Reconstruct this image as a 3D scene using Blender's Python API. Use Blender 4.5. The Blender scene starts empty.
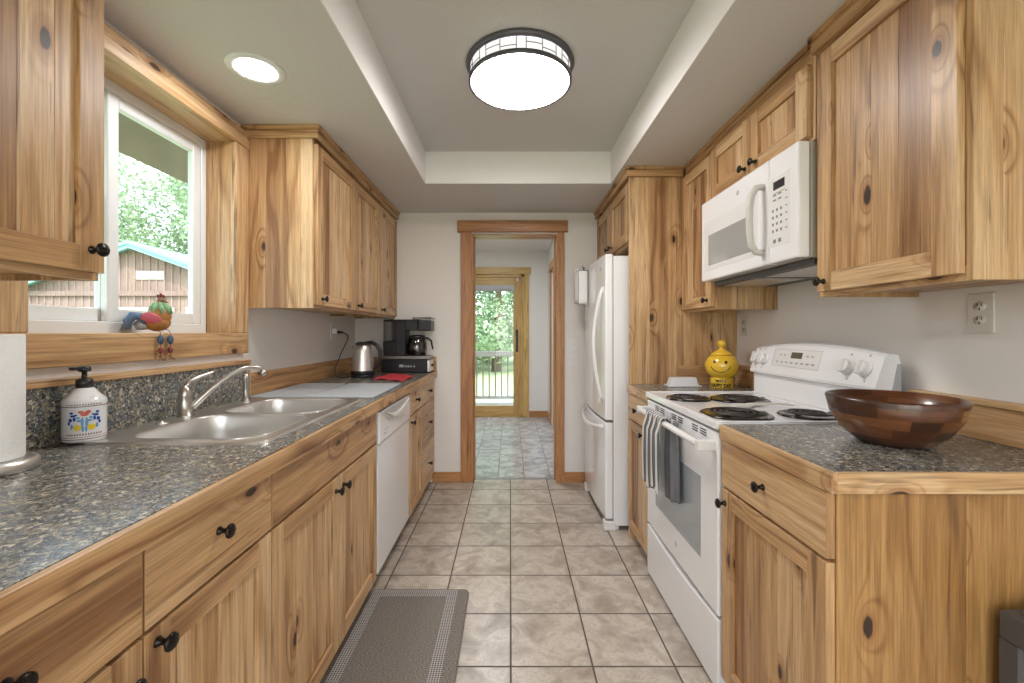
import bpy, bmesh, math, random
from mathutils import Vector, Matrix
from math import pi, sin, cos, radians as R
random.seed(7)
sc = bpy.context.scene
COL = sc.collection
# ---------------------------------------------------------------- camera, world, sun, exposure
cd = bpy.data.cameras.new('camera'); cam = bpy.data.objects.new('camera', cd); COL.objects.link(cam)
cam.location = (0, 0, 1.23); cam.rotation_euler = (R(90), 0, 0)
cd.sensor_width = 36; cd.lens = 36*435/1024; cd.shift_x = 2/1024; cd.shift_y = -8.5/1024
cd.clip_start = .02; cd.clip_end = 200
sc.camera = cam
w = bpy.data.worlds.new('world'); sc.world = w; w.use_nodes = True
nt = w.node_tree; bg = nt.nodes['Background']
sky = nt.nodes.new('ShaderNodeTexSky'); sky.sky_type = 'NISHITA'; sky.sun_disc = False
sky.sun_elevation = R(50); sky.sun_rotation = R(150); sky.dust_density = 2.5
mixw = nt.nodes.new('ShaderNodeMix'); mixw.data_type = 'RGBA'; mixw.inputs['Factor'].default_value = .55
mixw.inputs[7].default_value = (6.5, 6.8, 7.2, 1)
nt.links.new(sky.outputs[0], mixw.inputs[6]); nt.links.new(mixw.outputs[2], bg.inputs[0])
bg.inputs[1].default_value = 0.38
sd = bpy.data.lights.new('sun', 'SUN'); sd.energy = 2.2; sd.angle = R(2); sd.color = (1, .96, .9)
sun = bpy.data.objects.new('sun', sd); COL.objects.link(sun); sun.rotation_euler = (R(38), R(20), R(15)); sun.location = (6, -6, 10)
sc.view_settings.view_transform = 'Standard'; sc.view_settings.look = 'None'
sc.view_settings.exposure = 1.05; sc.view_settings.gamma = 1; sc.view_settings.use_curve_mapping = False
LAMP = 17.0      # brightness of the ceiling fixture's glass
CAN = 60.0       # brightness of the recessed lamps, real and added

# ---------------------------------------------------------------- materials
MAT = {}
def N(t, typ, **kw):
    n = t.nodes.new('ShaderNode'+typ)
    for k, v in kw.items(): setattr(n, k, v)
    return n
def val(t, x):
    return x
def math_(t, op, a, b=None, c=None, clamp=False):
    n = N(t, 'Math', operation=op); n.use_clamp = clamp
    for i, x in enumerate((a, b, c)):
        if x is None: continue
        if isinstance(x, (int, float)): n.inputs[i].default_value = x
        else: t.links.new(x, n.inputs[i])
    return n.outputs[0]
def vmath(t, op, a, b):
    n = N(t, 'VectorMath', operation=op)
    for i, x in enumerate((a, b)):
        if isinstance(x, tuple): n.inputs[i].default_value = x
        else: t.links.new(x, n.inputs[i])
    return n.outputs[0]
def mixc(t, f, a, b, mode='MIX'):
    n = N(t, 'Mix', data_type='RGBA', blend_type=mode)
    if isinstance(f, (int, float)): n.inputs[0].default_value = f
    else: t.links.new(f, n.inputs[0])
    for i, x in ((6, a), (7, b)):
        if isinstance(x, tuple): n.inputs[i].default_value = x if len(x) == 4 else (*x, 1)
        else: t.links.new(x, n.inputs[i])
    return n.outputs[2]
def ramp(t, f, stops, interp='LINEAR'):
    n = N(t, 'ValToRGB'); n.color_ramp.interpolation = interp
    e = n.color_ramp.elements
    while len(e) < len(stops): e.new(.5)
    for el, (p, c) in zip(e, stops):
        el.position = p; el.color = (*c, 1) if len(c) == 3 else c
    t.links.new(f, n.inputs[0]); return n.outputs[0]
def maprange(t, f, a, b, c=0, d=1):
    n = N(t, 'MapRange'); t.links.new(f, n.inputs[0])
    for i, x in enumerate((a, b, c, d)): n.inputs[i+1].default_value = x
    return n.outputs[0]
def new(name):
    m = bpy.data.materials.new(name); m.use_nodes = True; MAT[name] = m
    return m, m.node_tree, m.node_tree.nodes['Principled BSDF']
def plain(name, col, rough=.5, metal=0, bump=0, bscale=200, coat=0, var=0, **kw):
    m, t, b = new(name)
    b.inputs['Base Color'].default_value = (*col, 1); b.inputs['Roughness'].default_value = rough
    b.inputs['Metallic'].default_value = metal; b.inputs['Coat Weight'].default_value = coat
    for k, v in kw.items(): b.inputs[k.replace('_', ' ')].default_value = v
    tc = N(t, 'TexCoord')
    nz = N(t, 'TexNoise'); nz.inputs['Scale'].default_value = bscale; nz.inputs['Detail'].default_value = 3
    t.links.new(tc.outputs['Object'], nz.inputs['Vector'])
    if var:
        t.links.new(mixc(t, nz.outputs[0], tuple(c*(1-var) for c in col), tuple(min(1, c*(1+var)) for c in col)), b.inputs['Base Color'])
    if bump:
        bp = N(t, 'Bump'); bp.inputs['Strength'].default_value = bump; bp.inputs['Distance'].default_value = .002
        t.links.new(nz.outputs[0], bp.inputs['Height']); t.links.new(bp.outputs[0], b.inputs['Normal'])
    else:
        t.links.new(maprange(t, nz.outputs[0], 0, 1, max(0, rough-.03), rough+.03), b.inputs['Roughness'])
    return m
def wood(name, axis, pale, tan, heart, rough=.38, knots=1.0, coat=.05):
    """knotty hickory; grain runs along axis; each board carries its own tone and seed"""
    m, t, b = new(name)
    tc = N(t, 'TexCoord'); sep = N(t, 'SeparateXYZ')
    at = N(t, 'Attribute', attribute_name='seed'); to = N(t, 'Attribute', attribute_name='tone')
    t.links.new(tc.outputs['Object'], sep.inputs[0])
    x, y, z = sep.outputs
    if axis == 'z': al, a1, a2 = z, x, y
    elif axis == 'y': al, a1, a2 = y, x, z
    else: al, a1, a2 = x, y, z
    s = at.outputs['Fac']; a1s = math_(t, 'ADD', a1, s); als = math_(t, 'MULTIPLY_ADD', s, 1.7, al)
    def vec(k1, k2, ka):
        c = N(t, 'CombineXYZ')
        t.links.new(math_(t, 'MULTIPLY', a1s, k1), c.inputs[0]); t.links.new(math_(t, 'MULTIPLY', a2, k2), c.inputs[1])
        t.links.new(math_(t, 'MULTIPLY', als, ka), c.inputs[2]); return c.outputs[0]
    vo = N(t, 'TexVoronoi', voronoi_dimensions='2D'); vo.inputs['Scale'].default_value = 1
    c2 = N(t, 'CombineXYZ'); t.links.new(math_(t, 'MULTIPLY', math_(t, 'ADD', a1s, a2), 6.0), c2.inputs[0]); t.links.new(math_(t, 'MULTIPLY', als, 2.9), c2.inputs[1])
    t.links.new(c2.outputs[0], vo.inputs['Vector'])
    sc3 = N(t, 'SeparateColor'); t.links.new(vo.outputs['Color'], sc3.inputs[0])
    kd = math_(t, 'ADD', vo.outputs['Distance'], math_(t, 'MULTIPLY', math_(t, 'LESS_THAN', sc3.outputs[0], .55), .6))
    kfall = math_(t, 'POWER', maprange(t, kd, 0, .42, 1, 0), 2.5)
    low = N(t, 'TexNoise'); low.inputs['Detail'].default_value = 2; low.inputs['Scale'].default_value = 1
    t.links.new(vec(6, 6, .9), low.inputs['Vector'])
    acr = math_(t, 'MULTIPLY', math_(t, 'ADD', a1s, a2), 22)
    ph = math_(t, 'ADD', math_(t, 'MULTIPLY_ADD', low.outputs[0], 9.0, acr), math_(t, 'MULTIPLY', kfall, 9*knots))
    ring = math_(t, 'MULTIPLY_ADD', math_(t, 'SINE', math_(t, 'MULTIPLY', ph, 2.6)), .5, .5)
    fine = N(t, 'TexNoise'); fine.inputs['Detail'].default_value = 5; fine.inputs['Scale'].default_value = 1; fine.inputs['Roughness'].default_value = .65
    t.links.new(vec(240, 240, 7), fine.inputs['Vector'])
    med = N(t, 'TexNoise'); med.inputs['Detail'].default_value = 3; med.inputs['Scale'].default_value = 1
    t.links.new(vec(46, 46, 1.1), med.inputs['Vector'])
    line = math_(t, 'MULTIPLY', math_(t, 'POWER', ring, 5), maprange(t, low.outputs[0], .35, .6, .15, .75))
    tone = math_(t, 'ADD', math_(t, 'MULTIPLY_ADD', maprange(t, med.outputs[0], .3, .7), .42, math_(t, 'SUBTRACT', to.outputs['Fac'], .24)), math_(t, 'MULTIPLY', line, .62), clamp=True)
    col = ramp(t, tone, [(0, pale), (.45, tan), (1, heart)])
    fg = maprange(t, fine.outputs[0], .36, .64, .74, 1.15)
    hs = N(t, 'HueSaturation'); t.links.new(col, hs.inputs['Color']); t.links.new(fg, hs.inputs['Value'])
    col = hs.outputs[0]
    # mineral streaks
    st = N(t, 'TexNoise'); st.inputs['Detail'].default_value = 4; st.inputs['Scale'].default_value = 1; st.inputs['Distortion'].default_value = .5
    t.links.new(vec(55, 55, 2.6), st.inputs['Vector'])
    sm = maprange(t, math_(t, 'ADD', st.outputs[0], math_(t, 'MULTIPLY', kfall, .10*knots)), .60, .70, 0, .72)
    col = mixc(t, sm, col, (.12, .055, .022))
    # knots: dark heart, brown halo
    nz = math_(t, 'MULTIPLY_ADD', math_(t, 'SUBTRACT', st.outputs[0], .5), .16, kd)
    halo = maprange(t, nz, .05, .17, .8*knots, 0); core = maprange(t, nz, .045, .065, .95*knots, 0)
    col = mixc(t, halo, col, (.30, .13, .045)); col = mixc(t, core, col, (.02, .009, .004))
    t.links.new(col, b.inputs['Base Color'])
    b.inputs['Roughness'].default_value = rough; b.inputs['Coat Weight'].default_value = coat; b.inputs['Coat Roughness'].default_value = .25
    bp = N(t, 'Bump'); bp.inputs['Strength'].default_value = .12; bp.inputs['Distance'].default_value = .001
    t.links.new(fine.outputs[0], bp.inputs['Height']); t.links.new(bp.outputs[0], b.inputs['Normal'])
    return m
P_, T_, H_ = (.69, .48, .275), (.53, .315, .145), (.25, .115, .045)
for ax in 'xyz': wood('wood_'+ax, ax, P_, T_, H_)
for ax in 'xyz': wood('fir_'+ax, ax, (.52, .26, .10), (.44, .20, .07), (.32, .13, .045), knots=.0)
for ax in 'xz': wood('pine_'+ax, ax, (.62, .42, .13), (.55, .34, .10), (.40, .22, .06), knots=.0)
for ax in 'xyz': wood('golden_'+ax, ax, (.46, .26, .095), (.33, .165, .05), (.18, .08, .024), knots=1.0)
wood('barnwood', 'z', (.30, .215, .19), (.25, .17, .15), (.18, .12, .105), rough=.9, knots=.0, coat=0)

def granite():
    m, t, b = new('granite')
    tc = N(t, 'TexCoord')
    nz = N(t, 'TexNoise'); nz.inputs['Scale'].default_value = 70; nz.inputs['Detail'].default_value = 2
    t.links.new(tc.outputs['Object'], nz.inputs['Vector'])
    mp = vmath(t, 'ADD', tc.outputs['Object'], vmath(t, 'MULTIPLY', nz.outputs['Color'], (0.019, 0.019, 0.019)))
    v = N(t, 'TexVoronoi'); v.inputs['Scale'].default_value = 130; t.links.new(mp, v.inputs['Vector'])
    sp = N(t, 'SeparateColor'); t.links.new(v.outputs['Color'], sp.inputs[0])
    c1 = ramp(t, sp.outputs[0], [(0, (0.028, 0.034, 0.040)), (.22, (0.070, 0.085, 0.101)), (.40, (0.139, 0.155, 0.163)), (.56, (0.232, 0.202, 0.147)), (.70, (0.357, 0.295, 0.194)), (.83, (0.155, 0.186, 0.209)), (.93, (0.651, 0.589, 0.465))], 'CONSTANT')
    v2 = N(t, 'TexVoronoi'); v2.inputs['Scale'].default_value = 300; t.links.new(mp, v2.inputs['Vector'])
    sp2 = N(t, 'SeparateColor'); t.links.new(v2.outputs['Color'], sp2.inputs[0])
    c2 = ramp(t, sp2.outputs[1], [(0, (0.046, 0.054, 0.062)), (.4, (0.171, 0.178, 0.178)), (.7, (0.372, 0.326, 0.232)), (.9, (0.713, 0.666, 0.574))], 'CONSTANT')
    t.links.new(mixc(t, .38, c1, c2), b.inputs['Base Color'])
    b.inputs['Roughness'].default_value = .25
    bp = N(t, 'Bump'); bp.inputs['Strength'].default_value = .10; bp.inputs['Distance'].default_value = .0006
    t.links.new(v.outputs['Distance'], bp.inputs['Height']); t.links.new(bp.outputs[0], b.inputs['Normal'])
granite()
def tiles(name, sx, sy, px, py, cols, grout, rough, gw=.0035):
    m, t, b = new(name)
    tc = N(t, 'TexCoord'); sep = N(t, 'SeparateXYZ'); t.links.new(tc.outputs['Object'], sep.inputs[0])
    u = math_(t, 'DIVIDE', math_(t, 'SUBTRACT', sep.outputs[0], px), sx); v = math_(t, 'DIVIDE', math_(t, 'SUBTRACT', sep.outputs[1], py), sy)
    fu, fv = math_(t, 'FRACT', u), math_(t, 'FRACT', v)
    du = math_(t, 'MULTIPLY', math_(t, 'MINIMUM', fu, math_(t, 'SUBTRACT', 1, fu)), sx)
    dv = math_(t, 'MULTIPLY', math_(t, 'MINIMUM', fv, math_(t, 'SUBTRACT', 1, fv)), sy)
    d = math_(t, 'MINIMUM', du, dv)
    face = maprange(t, d, gw*.7, gw*1.25)
    ci = N(t, 'CombineXYZ'); t.links.new(math_(t, 'FLOOR', u), ci.inputs[0]); t.links.new(math_(t, 'FLOOR', v), ci.inputs[1])
    wn = N(t, 'TexWhiteNoise', noise_dimensions='3D'); t.links.new(ci.outputs[0], wn.inputs[0])
    off = vmath(t, 'ADD', tc.outputs['Object'], vmath(t, 'MULTIPLY', wn.outputs['Color'], (9, 9, 9)))
    n1 = N(t, 'TexNoise'); n1.inputs['Scale'].default_value = 9; n1.inputs['Detail'].default_value = 6; n1.inputs['Roughness'].default_value = .62; n1.inputs['Distortion'].default_value = .6
    t.links.new(off, n1.inputs['Vector'])
    n2 = N(t, 'TexNoise'); n2.inputs['Scale'].default_value = 26; n2.inputs['Detail'].default_value = 4; n2.inputs['Distortion'].default_value = 1.6
    t.links.new(off, n2.inputs['Vector'])
    col = ramp(t, n1.outputs[0], [(.30, cols[0]), (.48, cols[1]), (.58, cols[2]), (.72, cols[1])])
    vein = maprange(t, math_(t, 'ABSOLUTE', math_(t, 'SUBTRACT', n2.outputs[0], .5)), 0, .035, .38, 0)
    vein = math_(t, 'MULTIPLY', vein, maprange(t, n1.outputs[0], .45, .6))
    col = mixc(t, vein, col, tuple(c*.55 for c in cols[0]))
    tv = maprange(t, wn.outputs['Value'], 0, 1, .93, 1.07)
    hs = N(t, 'HueSaturation'); t.links.new(col, hs.inputs['Color']); t.links.new(tv, hs.inputs['Value'])
    t.links.new(mixc(t, face, grout, hs.outputs[0]), b.inputs['Base Color'])
    t.links.new(maprange(t, face, 0, 1, .85, rough), b.inputs['Roughness'])
    h = math_(t, 'ADD', math_(t, 'MULTIPLY', face, 1.0), math_(t, 'MULTIPLY', n1.outputs[0], .25))
    bp = N(t, 'Bump'); bp.inputs['Strength'].default_value = .5; bp.inputs['Distance'].default_value = .0015
    t.links.new(h, bp.inputs['Height']); t.links.new(bp.outputs[0], b.inputs['Normal'])
tiles('floor_tile', .3025, .3025, .003, 1.604, [(.31, .25, .195), (.46, .395, .33), (.60, .535, .46)], (.10, .085, .068), .30)
tiles('hall_tile', .225, .30, .123, 3.71, [(.30, .30, .31), (.46, .46, .47), (.62, .62, .63)], (.12, .115, .11), .16, .003)

plain('wall_paint', (.78, .74, .705), .7, bump=.25, bscale=260)
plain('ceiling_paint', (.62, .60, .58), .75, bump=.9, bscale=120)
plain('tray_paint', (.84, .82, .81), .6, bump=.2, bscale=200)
plain('white_vinyl', (.78, .80, .80), .35)
plain('white_enamel', (.86, .86, .88), .16, coat=.5)
plain('white_plastic', (.76, .75, .74), .35)
plain('off_white', (.60, .58, .54), .45)
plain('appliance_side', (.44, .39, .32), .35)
plain('grey_print', (.22, .22, .23), .5)
plain('light_grey', (.42, .42, .43), .45)
plain('black_plastic', (.012, .012, .014), .32)
plain('black_knob', (.018, .014, .012), .28, metal=.6)
plain('dark_gap', (.012, .011, .01), .9)
plain('coil', (.055, .05, .048), .4, metal=.5)
plain('black_enamel', (.01, .01, .01), .15)
plain('steel', (.72, .71, .69), .34, metal=1, bscale=400)
plain('steel_dark', (.28, .27, .26), .3, metal=1)
plain('nickel', (.52, .50, .47), .30, metal=1)
plain('paper', (.84, .84, .83), .9, bump=1, bscale=90)
plain('red_cloth', (.62, .045, .06), .8, bump=.5, bscale=500)
plain('yellow_glaze', (.80, .50, .035), .12, coat=.6)
plain('black_glaze', (.01, .01, .01), .2)
plain('ceramic', (.72, .72, .74), .15, coat=.5)
plain('glaze_blue', (.02, .07, .30), .2); plain('glaze_sky', (.13, .33, .55), .2); plain('glaze_yellow', (.75, .55, .03), .2)
plain('glaze_red', (.55, .10, .07), .2); plain('glaze_brown', (.18, .06, .05), .25); plain('glaze_green', (.10, .28, .08), .3)
plain('bead_blue', (.05, .09, .16), .35); plain('bead_red', (.20, .03, .03), .35); plain('bronze', (.20, .11, .06), .4)
plain('rust_body', (.38, .17, .045), .35, var=.35, bscale=60); plain('wing_pink', (.50, .09, .13), .45, var=.3, bscale=50)
plain('feather_green', (.20, .42, .22), .5, var=.4, bscale=90); plain('feather_blue', (.10, .17, .30), .4, var=.5, bscale=70); plain('feather_pale', (.45, .52, .60), .5, var=.3, bscale=60)
plain('rubber', (.03, .03, .03), .7)
plain('bin_grey', (.085, .085, .085), .45)
plain('bin_lid', (.40, .33, .25), .22, metal=.9)
plain('dish_white', (.70, .70, .72), .2, coat=.4)
plain('turquoise_roof', (.22, .45, .47), .4); plain('barn_white', (.52, .46, .43), .7); plain('gravel', (.55, .50, .45), .9, var=.2, bscale=6)
plain('eave_paint', (.22, .175, .14), .8, var=.15, bscale=8)
plain('deck_wood', (.32, .30, .28), .6, var=.2, bscale=30)
plain('bark', (.13, .09, .06), .9, bump=1, bscale=20)
plain('lawn', (.33, .40, .22), .9, var=.35, bscale=3)
plain('trivet', (.40, .42, .44), .8, bump=.6, bscale=300, var=.25)
plain('wall_plate', (.66, .63, .58), .4)
def leaf(name, a, b_):
    m, t, b = new(name)
    at = N(t, 'Attribute', attribute_name='tone')
    t.links.new(mixc(t, at.outputs['Fac'], a, b_), b.inputs['Base Color']); b.inputs['Roughness'].default_value = .6
    tr = N(t, 'BsdfTranslucent'); t.links.new(mixc(t, at.outputs['Fac'], a, b_), tr.inputs[0])
    mx = N(t, 'MixShader'); mx.inputs[0].default_value = .4
    t.links.new(b.outputs[0], mx.inputs[1]); t.links.new(tr.outputs[0], mx.inputs[2]); t.links.new(mx.outputs[0], t.nodes['Material Output'].inputs[0])
leaf('leaf', (.20, .31, .16), (.46, .56, .38)); leaf('leaf_dark', (.13, .27, .10), (.36, .52, .27))
def glass(name, tint=(.93, .97, .95), refl=.06, alpha=1.0):
    m, t, b = new(name); t.nodes.remove(b)
    tr = N(t, 'BsdfTransparent'); tr.inputs[0].default_value = (*tint, 1)
    gl = N(t, 'BsdfGlossy'); gl.inputs['Roughness'].default_value = .02
    lw = N(t, 'LayerWeight'); lw.inputs[0].default_value = .5
    mx = N(t, 'MixShader'); t.links.new(math_(t, 'MULTIPLY_ADD', math_(t, 'POWER', lw.outputs['Facing'], 5), .8, refl+.03, clamp=True), mx.inputs[0])
    t.links.new(tr.outputs[0], mx.inputs[1]); t.links.new(gl.outputs[0], mx.inputs[2]); t.links.new(mx.outputs[0], t.nodes['Material Output'].inputs[0])
glass('glass', refl=0.0); glass('tinted_glass', (.45, .47, .48), .05); glass('smoke_glass', (.55, .55, .55), .08)
plain('oven_glass', (.33, .36, .39), .06, coat=.6); plain('micro_glass', (.36, .36, .35), .12, coat=.4)
def emit(name, col, s, base=.8):
    m, t, b = new(name); b.inputs['Base Color'].default_value = (base, base, base, 1)
    b.inputs['Emission Color'].default_value = (*col, 1); b.inputs['Emission Strength'].default_value = s
emit('lamp_glass', (1, .955, .92), LAMP); emit('lamp_side', (1, .97, .96), .40, .5); emit('can_lamp', (.97, .98, 1), CAN); emit('hall_fill_lamp', (.90, .95, 1), 210)
plain('lamp_metal', (.12, .12, .14), .4, metal=.6)
emit('display', (.12, .10, .04), .25, .03)
def rug():
    m, t, b = new('rug')
    tc = N(t, 'TexCoord'); mp = N(t, 'Mapping'); mp.inputs['Scale'].default_value = (160, 420, 1); t.links.new(tc.outputs['Object'], mp.inputs[0])
    n = N(t, 'TexNoise'); n.inputs['Scale'].default_value = 1; n.inputs['Detail'].default_value = 4; t.links.new(mp.outputs[0], n.inputs['Vector'])
    t.links.new(ramp(t, n.outputs[0], [(.35, (.10, .085, .072)), (.5, (.19, .165, .145)), (.68, (.36, .32, .28))]), b.inputs['Base Color']); b.inputs['Roughness'].default_value = .95
    m, t, b = new('rug_band')
    tc = N(t, 'TexCoord'); sep = N(t, 'SeparateXYZ'); t.links.new(tc.outputs['Object'], sep.inputs[0])
    f = lambda o: math_(t, 'ABSOLUTE', math_(t, 'SUBTRACT', math_(t, 'FRACT', math_(t, 'MULTIPLY', o, 105)), .5))
    d = math_(t, 'MAXIMUM', f(sep.outputs[0]), f(sep.outputs[1]))
    t.links.new(mixc(t, maprange(t, d, .26, .34), (.05, .045, .04), (.42, .39, .37)), b.inputs['Base Color']); b.inputs['Roughness'].default_value = .9
rug()
def towel_mat():
    m, t, b = new('towel_cloth')
    at = N(t, 'Attribute', attribute_name='tone')
    f = math_(t, 'FRACT', math_(t, 'MULTIPLY', at.outputs['Fac'], 7))
    t.links.new(ramp(t, f, [(0, (.62, .60, .57)), (.46, (.16, .165, .18)), (.86, (.10, .10, .105))], 'CONSTANT'), b.inputs['Base Color']); b.inputs['Roughness'].default_value = .95
towel_mat()
def bowlwood():
    m, t, b = new('bowl_wood')
    tc = N(t, 'TexCoord'); sep = N(t, 'SeparateXYZ'); t.links.new(tc.outputs['Object'], sep.inputs[0])
    ang = math_(t, 'ARCTAN2', sep.outputs[0], sep.outputs[1])
    zi = math_(t, 'FLOOR', math_(t, 'MULTIPLY', sep.outputs[2], 36)); ai = math_(t, 'FLOOR', math_(t, 'ADD', math_(t, 'MULTIPLY', ang, 1.4), math_(t, 'MULTIPLY', zi, .37)))
    ci = N(t, 'CombineXYZ'); t.links.new(zi, ci.inputs[0]); t.links.new(ai, ci.inputs[1])
    wn = N(t, 'TexWhiteNoise', noise_dimensions='3D'); t.links.new(ci.outputs[0], wn.inputs[0])
    n = N(t, 'TexNoise'); mp = N(t, 'Mapping'); mp.inputs['Scale'].default_value = (6, 6, 45); t.links.new(tc.outputs['Object'], mp.inputs[0]); t.links.new(mp.outputs[0], n.inputs['Vector'])
    n.inputs['Scale'].default_value = 2; n.inputs['Detail'].default_value = 5; n.inputs['Distortion'].default_value = 1
    f = math_(t, 'ADD', math_(t, 'MULTIPLY', wn.outputs['Value'], .55), math_(t, 'MULTIPLY', n.outputs[0], .45))
    t.links.new(ramp(t, f, [(.15, (.03, .012, .006)), (.45, (.085, .028, .011)), (.68, (.17, .06, .02)), (.85, (.38, .19, .08))]), b.inputs['Base Color'])
    b.inputs['Roughness'].default_value = .28; b.inputs['Coat Weight'].default_value = .4
bowlwood()

# ---------------------------------------------------------------- mesh builder
def root_loc(p):
    v = Vector((0, 0, 0))
    while p is not None: v += p.location; p = p.parent
    return v
class B:
    def __init__(s): s.v = []; s.f = []; s.m = []; s.t = []; s.s = []; s.sm = []
    def add(s, vs, fs, mat=0, tone=.35, seed=0.0, smooth=False):
        o = len(s.v); s.v += [tuple(v) for v in vs]
        for f in fs:
            s.f.append(tuple(i+o for i in f)); s.m.append(mat); s.t.append(tone); s.s.append(seed); s.sm.append(smooth)
        return s
    def box(s, x0, x1, y0, y1, z0, z1, mat=0, tone=None, seed=None):
        x0, x1 = sorted((x0, x1)); y0, y1 = sorted((y0, y1)); z0, z1 = sorted((z0, z1))
        tone = random.uniform(.12, .62) if tone is None else tone; seed = random.uniform(0, 60) if seed is None else seed
        return s.add([(x0,y0,z0),(x1,y0,z0),(x1,y1,z0),(x0,y1,z0),(x0,y0,z1),(x1,y0,z1),(x1,y1,z1),(x0,y1,z1)],
              [(0,3,2,1),(4,5,6,7),(0,1,5,4),(1,2,6,5),(2,3,7,6),(3,0,4,7)], mat, tone, seed)
    def lathe(s, prof, c, axis='z', n=32, mat=0, smooth=True, sx=1, sy=1, tone=.3):
        """prof: (radius, height) pairs; c: origin; axis: x/-x/y/z or a Vector"""
        if isinstance(axis, str):
            ax = {'z': Vector((0,0,1)), 'x': Vector((1,0,0)), '-x': Vector((-1,0,0)), 'y': Vector((0,1,0)), '-y': Vector((0,-1,0))}[axis]
        else: ax = axis.normalized()
        q = Vector((0,0,1)).rotation_difference(ax); c = Vector(c)
        vs = []; fs = []; rings = []
        for r, h in prof:
            if r < 1e-6: rings.append([len(vs)]); vs.append(c + q @ Vector((0,0,h)))
            else:
                rings.append(list(range(len(vs), len(vs)+n)))
                vs += [c + q @ Vector((r*sx*cos(2*pi*k/n), r*sy*sin(2*pi*k/n), h)) for k in range(n)]
        for a, b in zip(rings, rings[1:]):
            for k in range(n):
                k2 = (k+1) % n
                if len(a) == 1 and len(b) == 1: continue
                if len(a) == 1: fs.append((a[0], b[k2], b[k])[::-1])
                elif len(b) == 1: fs.append((a[k], a[k2], b[0]))
                else: fs.append((a[k], a[k2], b[k2], b[k]))
        return s.add(vs, fs, mat, tone, 0, smooth)
    def tube(s, pts, r, n=12, mat=0, caps=True, flat=1.0):
        pts = [Vector(p) for p in pts]; rr = r if isinstance(r, (list, tuple)) else [r]*len(pts)
        vs = []; fs = []; up = None
        for i, p in enumerate(pts):
            d = (pts[min(i+1, len(pts)-1)] - pts[max(i-1, 0)]).normalized()
            if up is None:
                up = Vector((0,0,1)) if abs(d.z) < .9 else Vector((1,0,0))
            a = d.cross(up).normalized(); up = a.cross(d).normalized()
            vs += [p + a*rr[i]*cos(2*pi*k/n) + up*rr[i]*flat*sin(2*pi*k/n) for k in range(n)]
        for i in range(len(pts)-1):
            for k in range(n):
                k2 = (k+1) % n; fs.append((i*n+k, i*n+k2, (i+1)*n+k2, (i+1)*n+k))
        if caps: fs += [tuple(range(n))[::-1], tuple(range((len(pts)-1)*n, len(pts)*n))]
        return s.add(vs, fs, mat, .3, 0, True)
    def prism(s, poly, axis, a, b, mat=0, tone=None, smooth=False):
        """poly in the plane normal to axis: x->(y,z), y->(x,z), z->(x,y)"""
        tone = random.uniform(.12, .62) if tone is None else tone
        def P(p, h): return {'x': (h, p[0], p[1]), 'y': (p[0], h, p[1]), 'z': (p[0], p[1], h)}[axis]
        n = len(poly); vs = [P(p, a) for p in poly] + [P(p, b) for p in poly]
        fs = [tuple(range(n))[::-1], tuple(range(n, 2*n))] + [(i, (i+1) % n, n+(i+1) % n, n+i) for i in range(n)]
        return s.add(vs, fs, mat, tone, random.uniform(0, 60), smooth)
    def grid(s, fn, nu, nv, mat=0, smooth=True, tonefn=None):
        vs = [fn(i/nu, j/nv) for i in range(nu+1) for j in range(nv+1)]
        o = len(s.v); s.v += [tuple(v) for v in vs]
        for i in range(nu):
            for j in range(nv):
                s.f.append((o+i*(nv+1)+j, o+(i+1)*(nv+1)+j, o+(i+1)*(nv+1)+j+1, o+i*(nv+1)+j+1)); s.m.append(mat)
                s.t.append(tonefn((i+.5)/nu, (j+.5)/nv) if tonefn else .3); s.s.append(0); s.sm.append(smooth)
        return s
    def ball(s, c, r, mat=0, n=20, sc_=(1,1,1), tone=.3):
        prof = [(sin(pi*k/(n//2)), -cos(pi*k/(n//2))) for k in range(n//2+1)]; prof[0] = (0, -1); prof[-1] = (0, 1)
        o = len(s.v); s.lathe(prof, (0,0,0), 'z', n, mat, True, tone=tone)
        for i in range(o, len(s.v)):
            v = s.v[i]; s.v[i] = (c[0]+v[0]*r*sc_[0], c[1]+v[1]*r*sc_[1], c[2]+v[2]*r*sc_[2])
        return s
    def build(s, name, mats, parent=None, bevel=0, seg=1, loc=None, solid=0, recalc=True, subsurf=0):
        if isinstance(mats, str): mats = [mats]
        L = root_loc(parent) if parent else Vector(loc if loc else (0,0,0))
        me = bpy.data.meshes.new(name)
        me.from_pydata([tuple(Vector(v)-L) for v in s.v], [], s.f)
        for m in mats: me.materials.append(MAT[m])
        me.polygons.foreach_set('material_index', s.m); me.polygons.foreach_set('use_smooth', s.sm)
        for nm, d in (('tone', s.t), ('seed', s.s)):
            a = me.attributes.new(nm, 'FLOAT', 'FACE'); a.data.foreach_set('value', d)
        if recalc:
            bm = bmesh.new(); bm.from_mesh(me); bmesh.ops.recalc_face_normals(bm, faces=bm.faces); bm.to_mesh(me); bm.free()
        o = bpy.data.objects.new(name, me); COL.objects.link(o)
        if parent: o.parent = parent
        else: o.location = L
        if solid: md = o.modifiers.new('solid', 'SOLIDIFY'); md.thickness = solid; md.offset = 0
        if subsurf: md = o.modifiers.new('sub', 'SUBSURF'); md.levels = md.render_levels = subsurf
        if bevel:
            md = o.modifiers.new('bevel', 'BEVEL'); md.width = bevel; md.segments = seg; md.limit_method = 'ANGLE'; md.angle_limit = R(40)
        return o
def thing(name, label, cat, loc, group=None):
    o = bpy.data.objects.new(name, None); COL.objects.link(o); o.location = loc; o.empty_display_size = .05
    return tag(o, label, cat, group)
def tag(o, label, cat, group=None, kind=None):
    o['label'] = label; o['category'] = cat
    if group: o['group'] = group
    if kind: o['kind'] = kind
    return o
def struct(o): o['kind'] = 'structure'; return o
def part_label(o, l): o['label'] = l; return o
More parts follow.
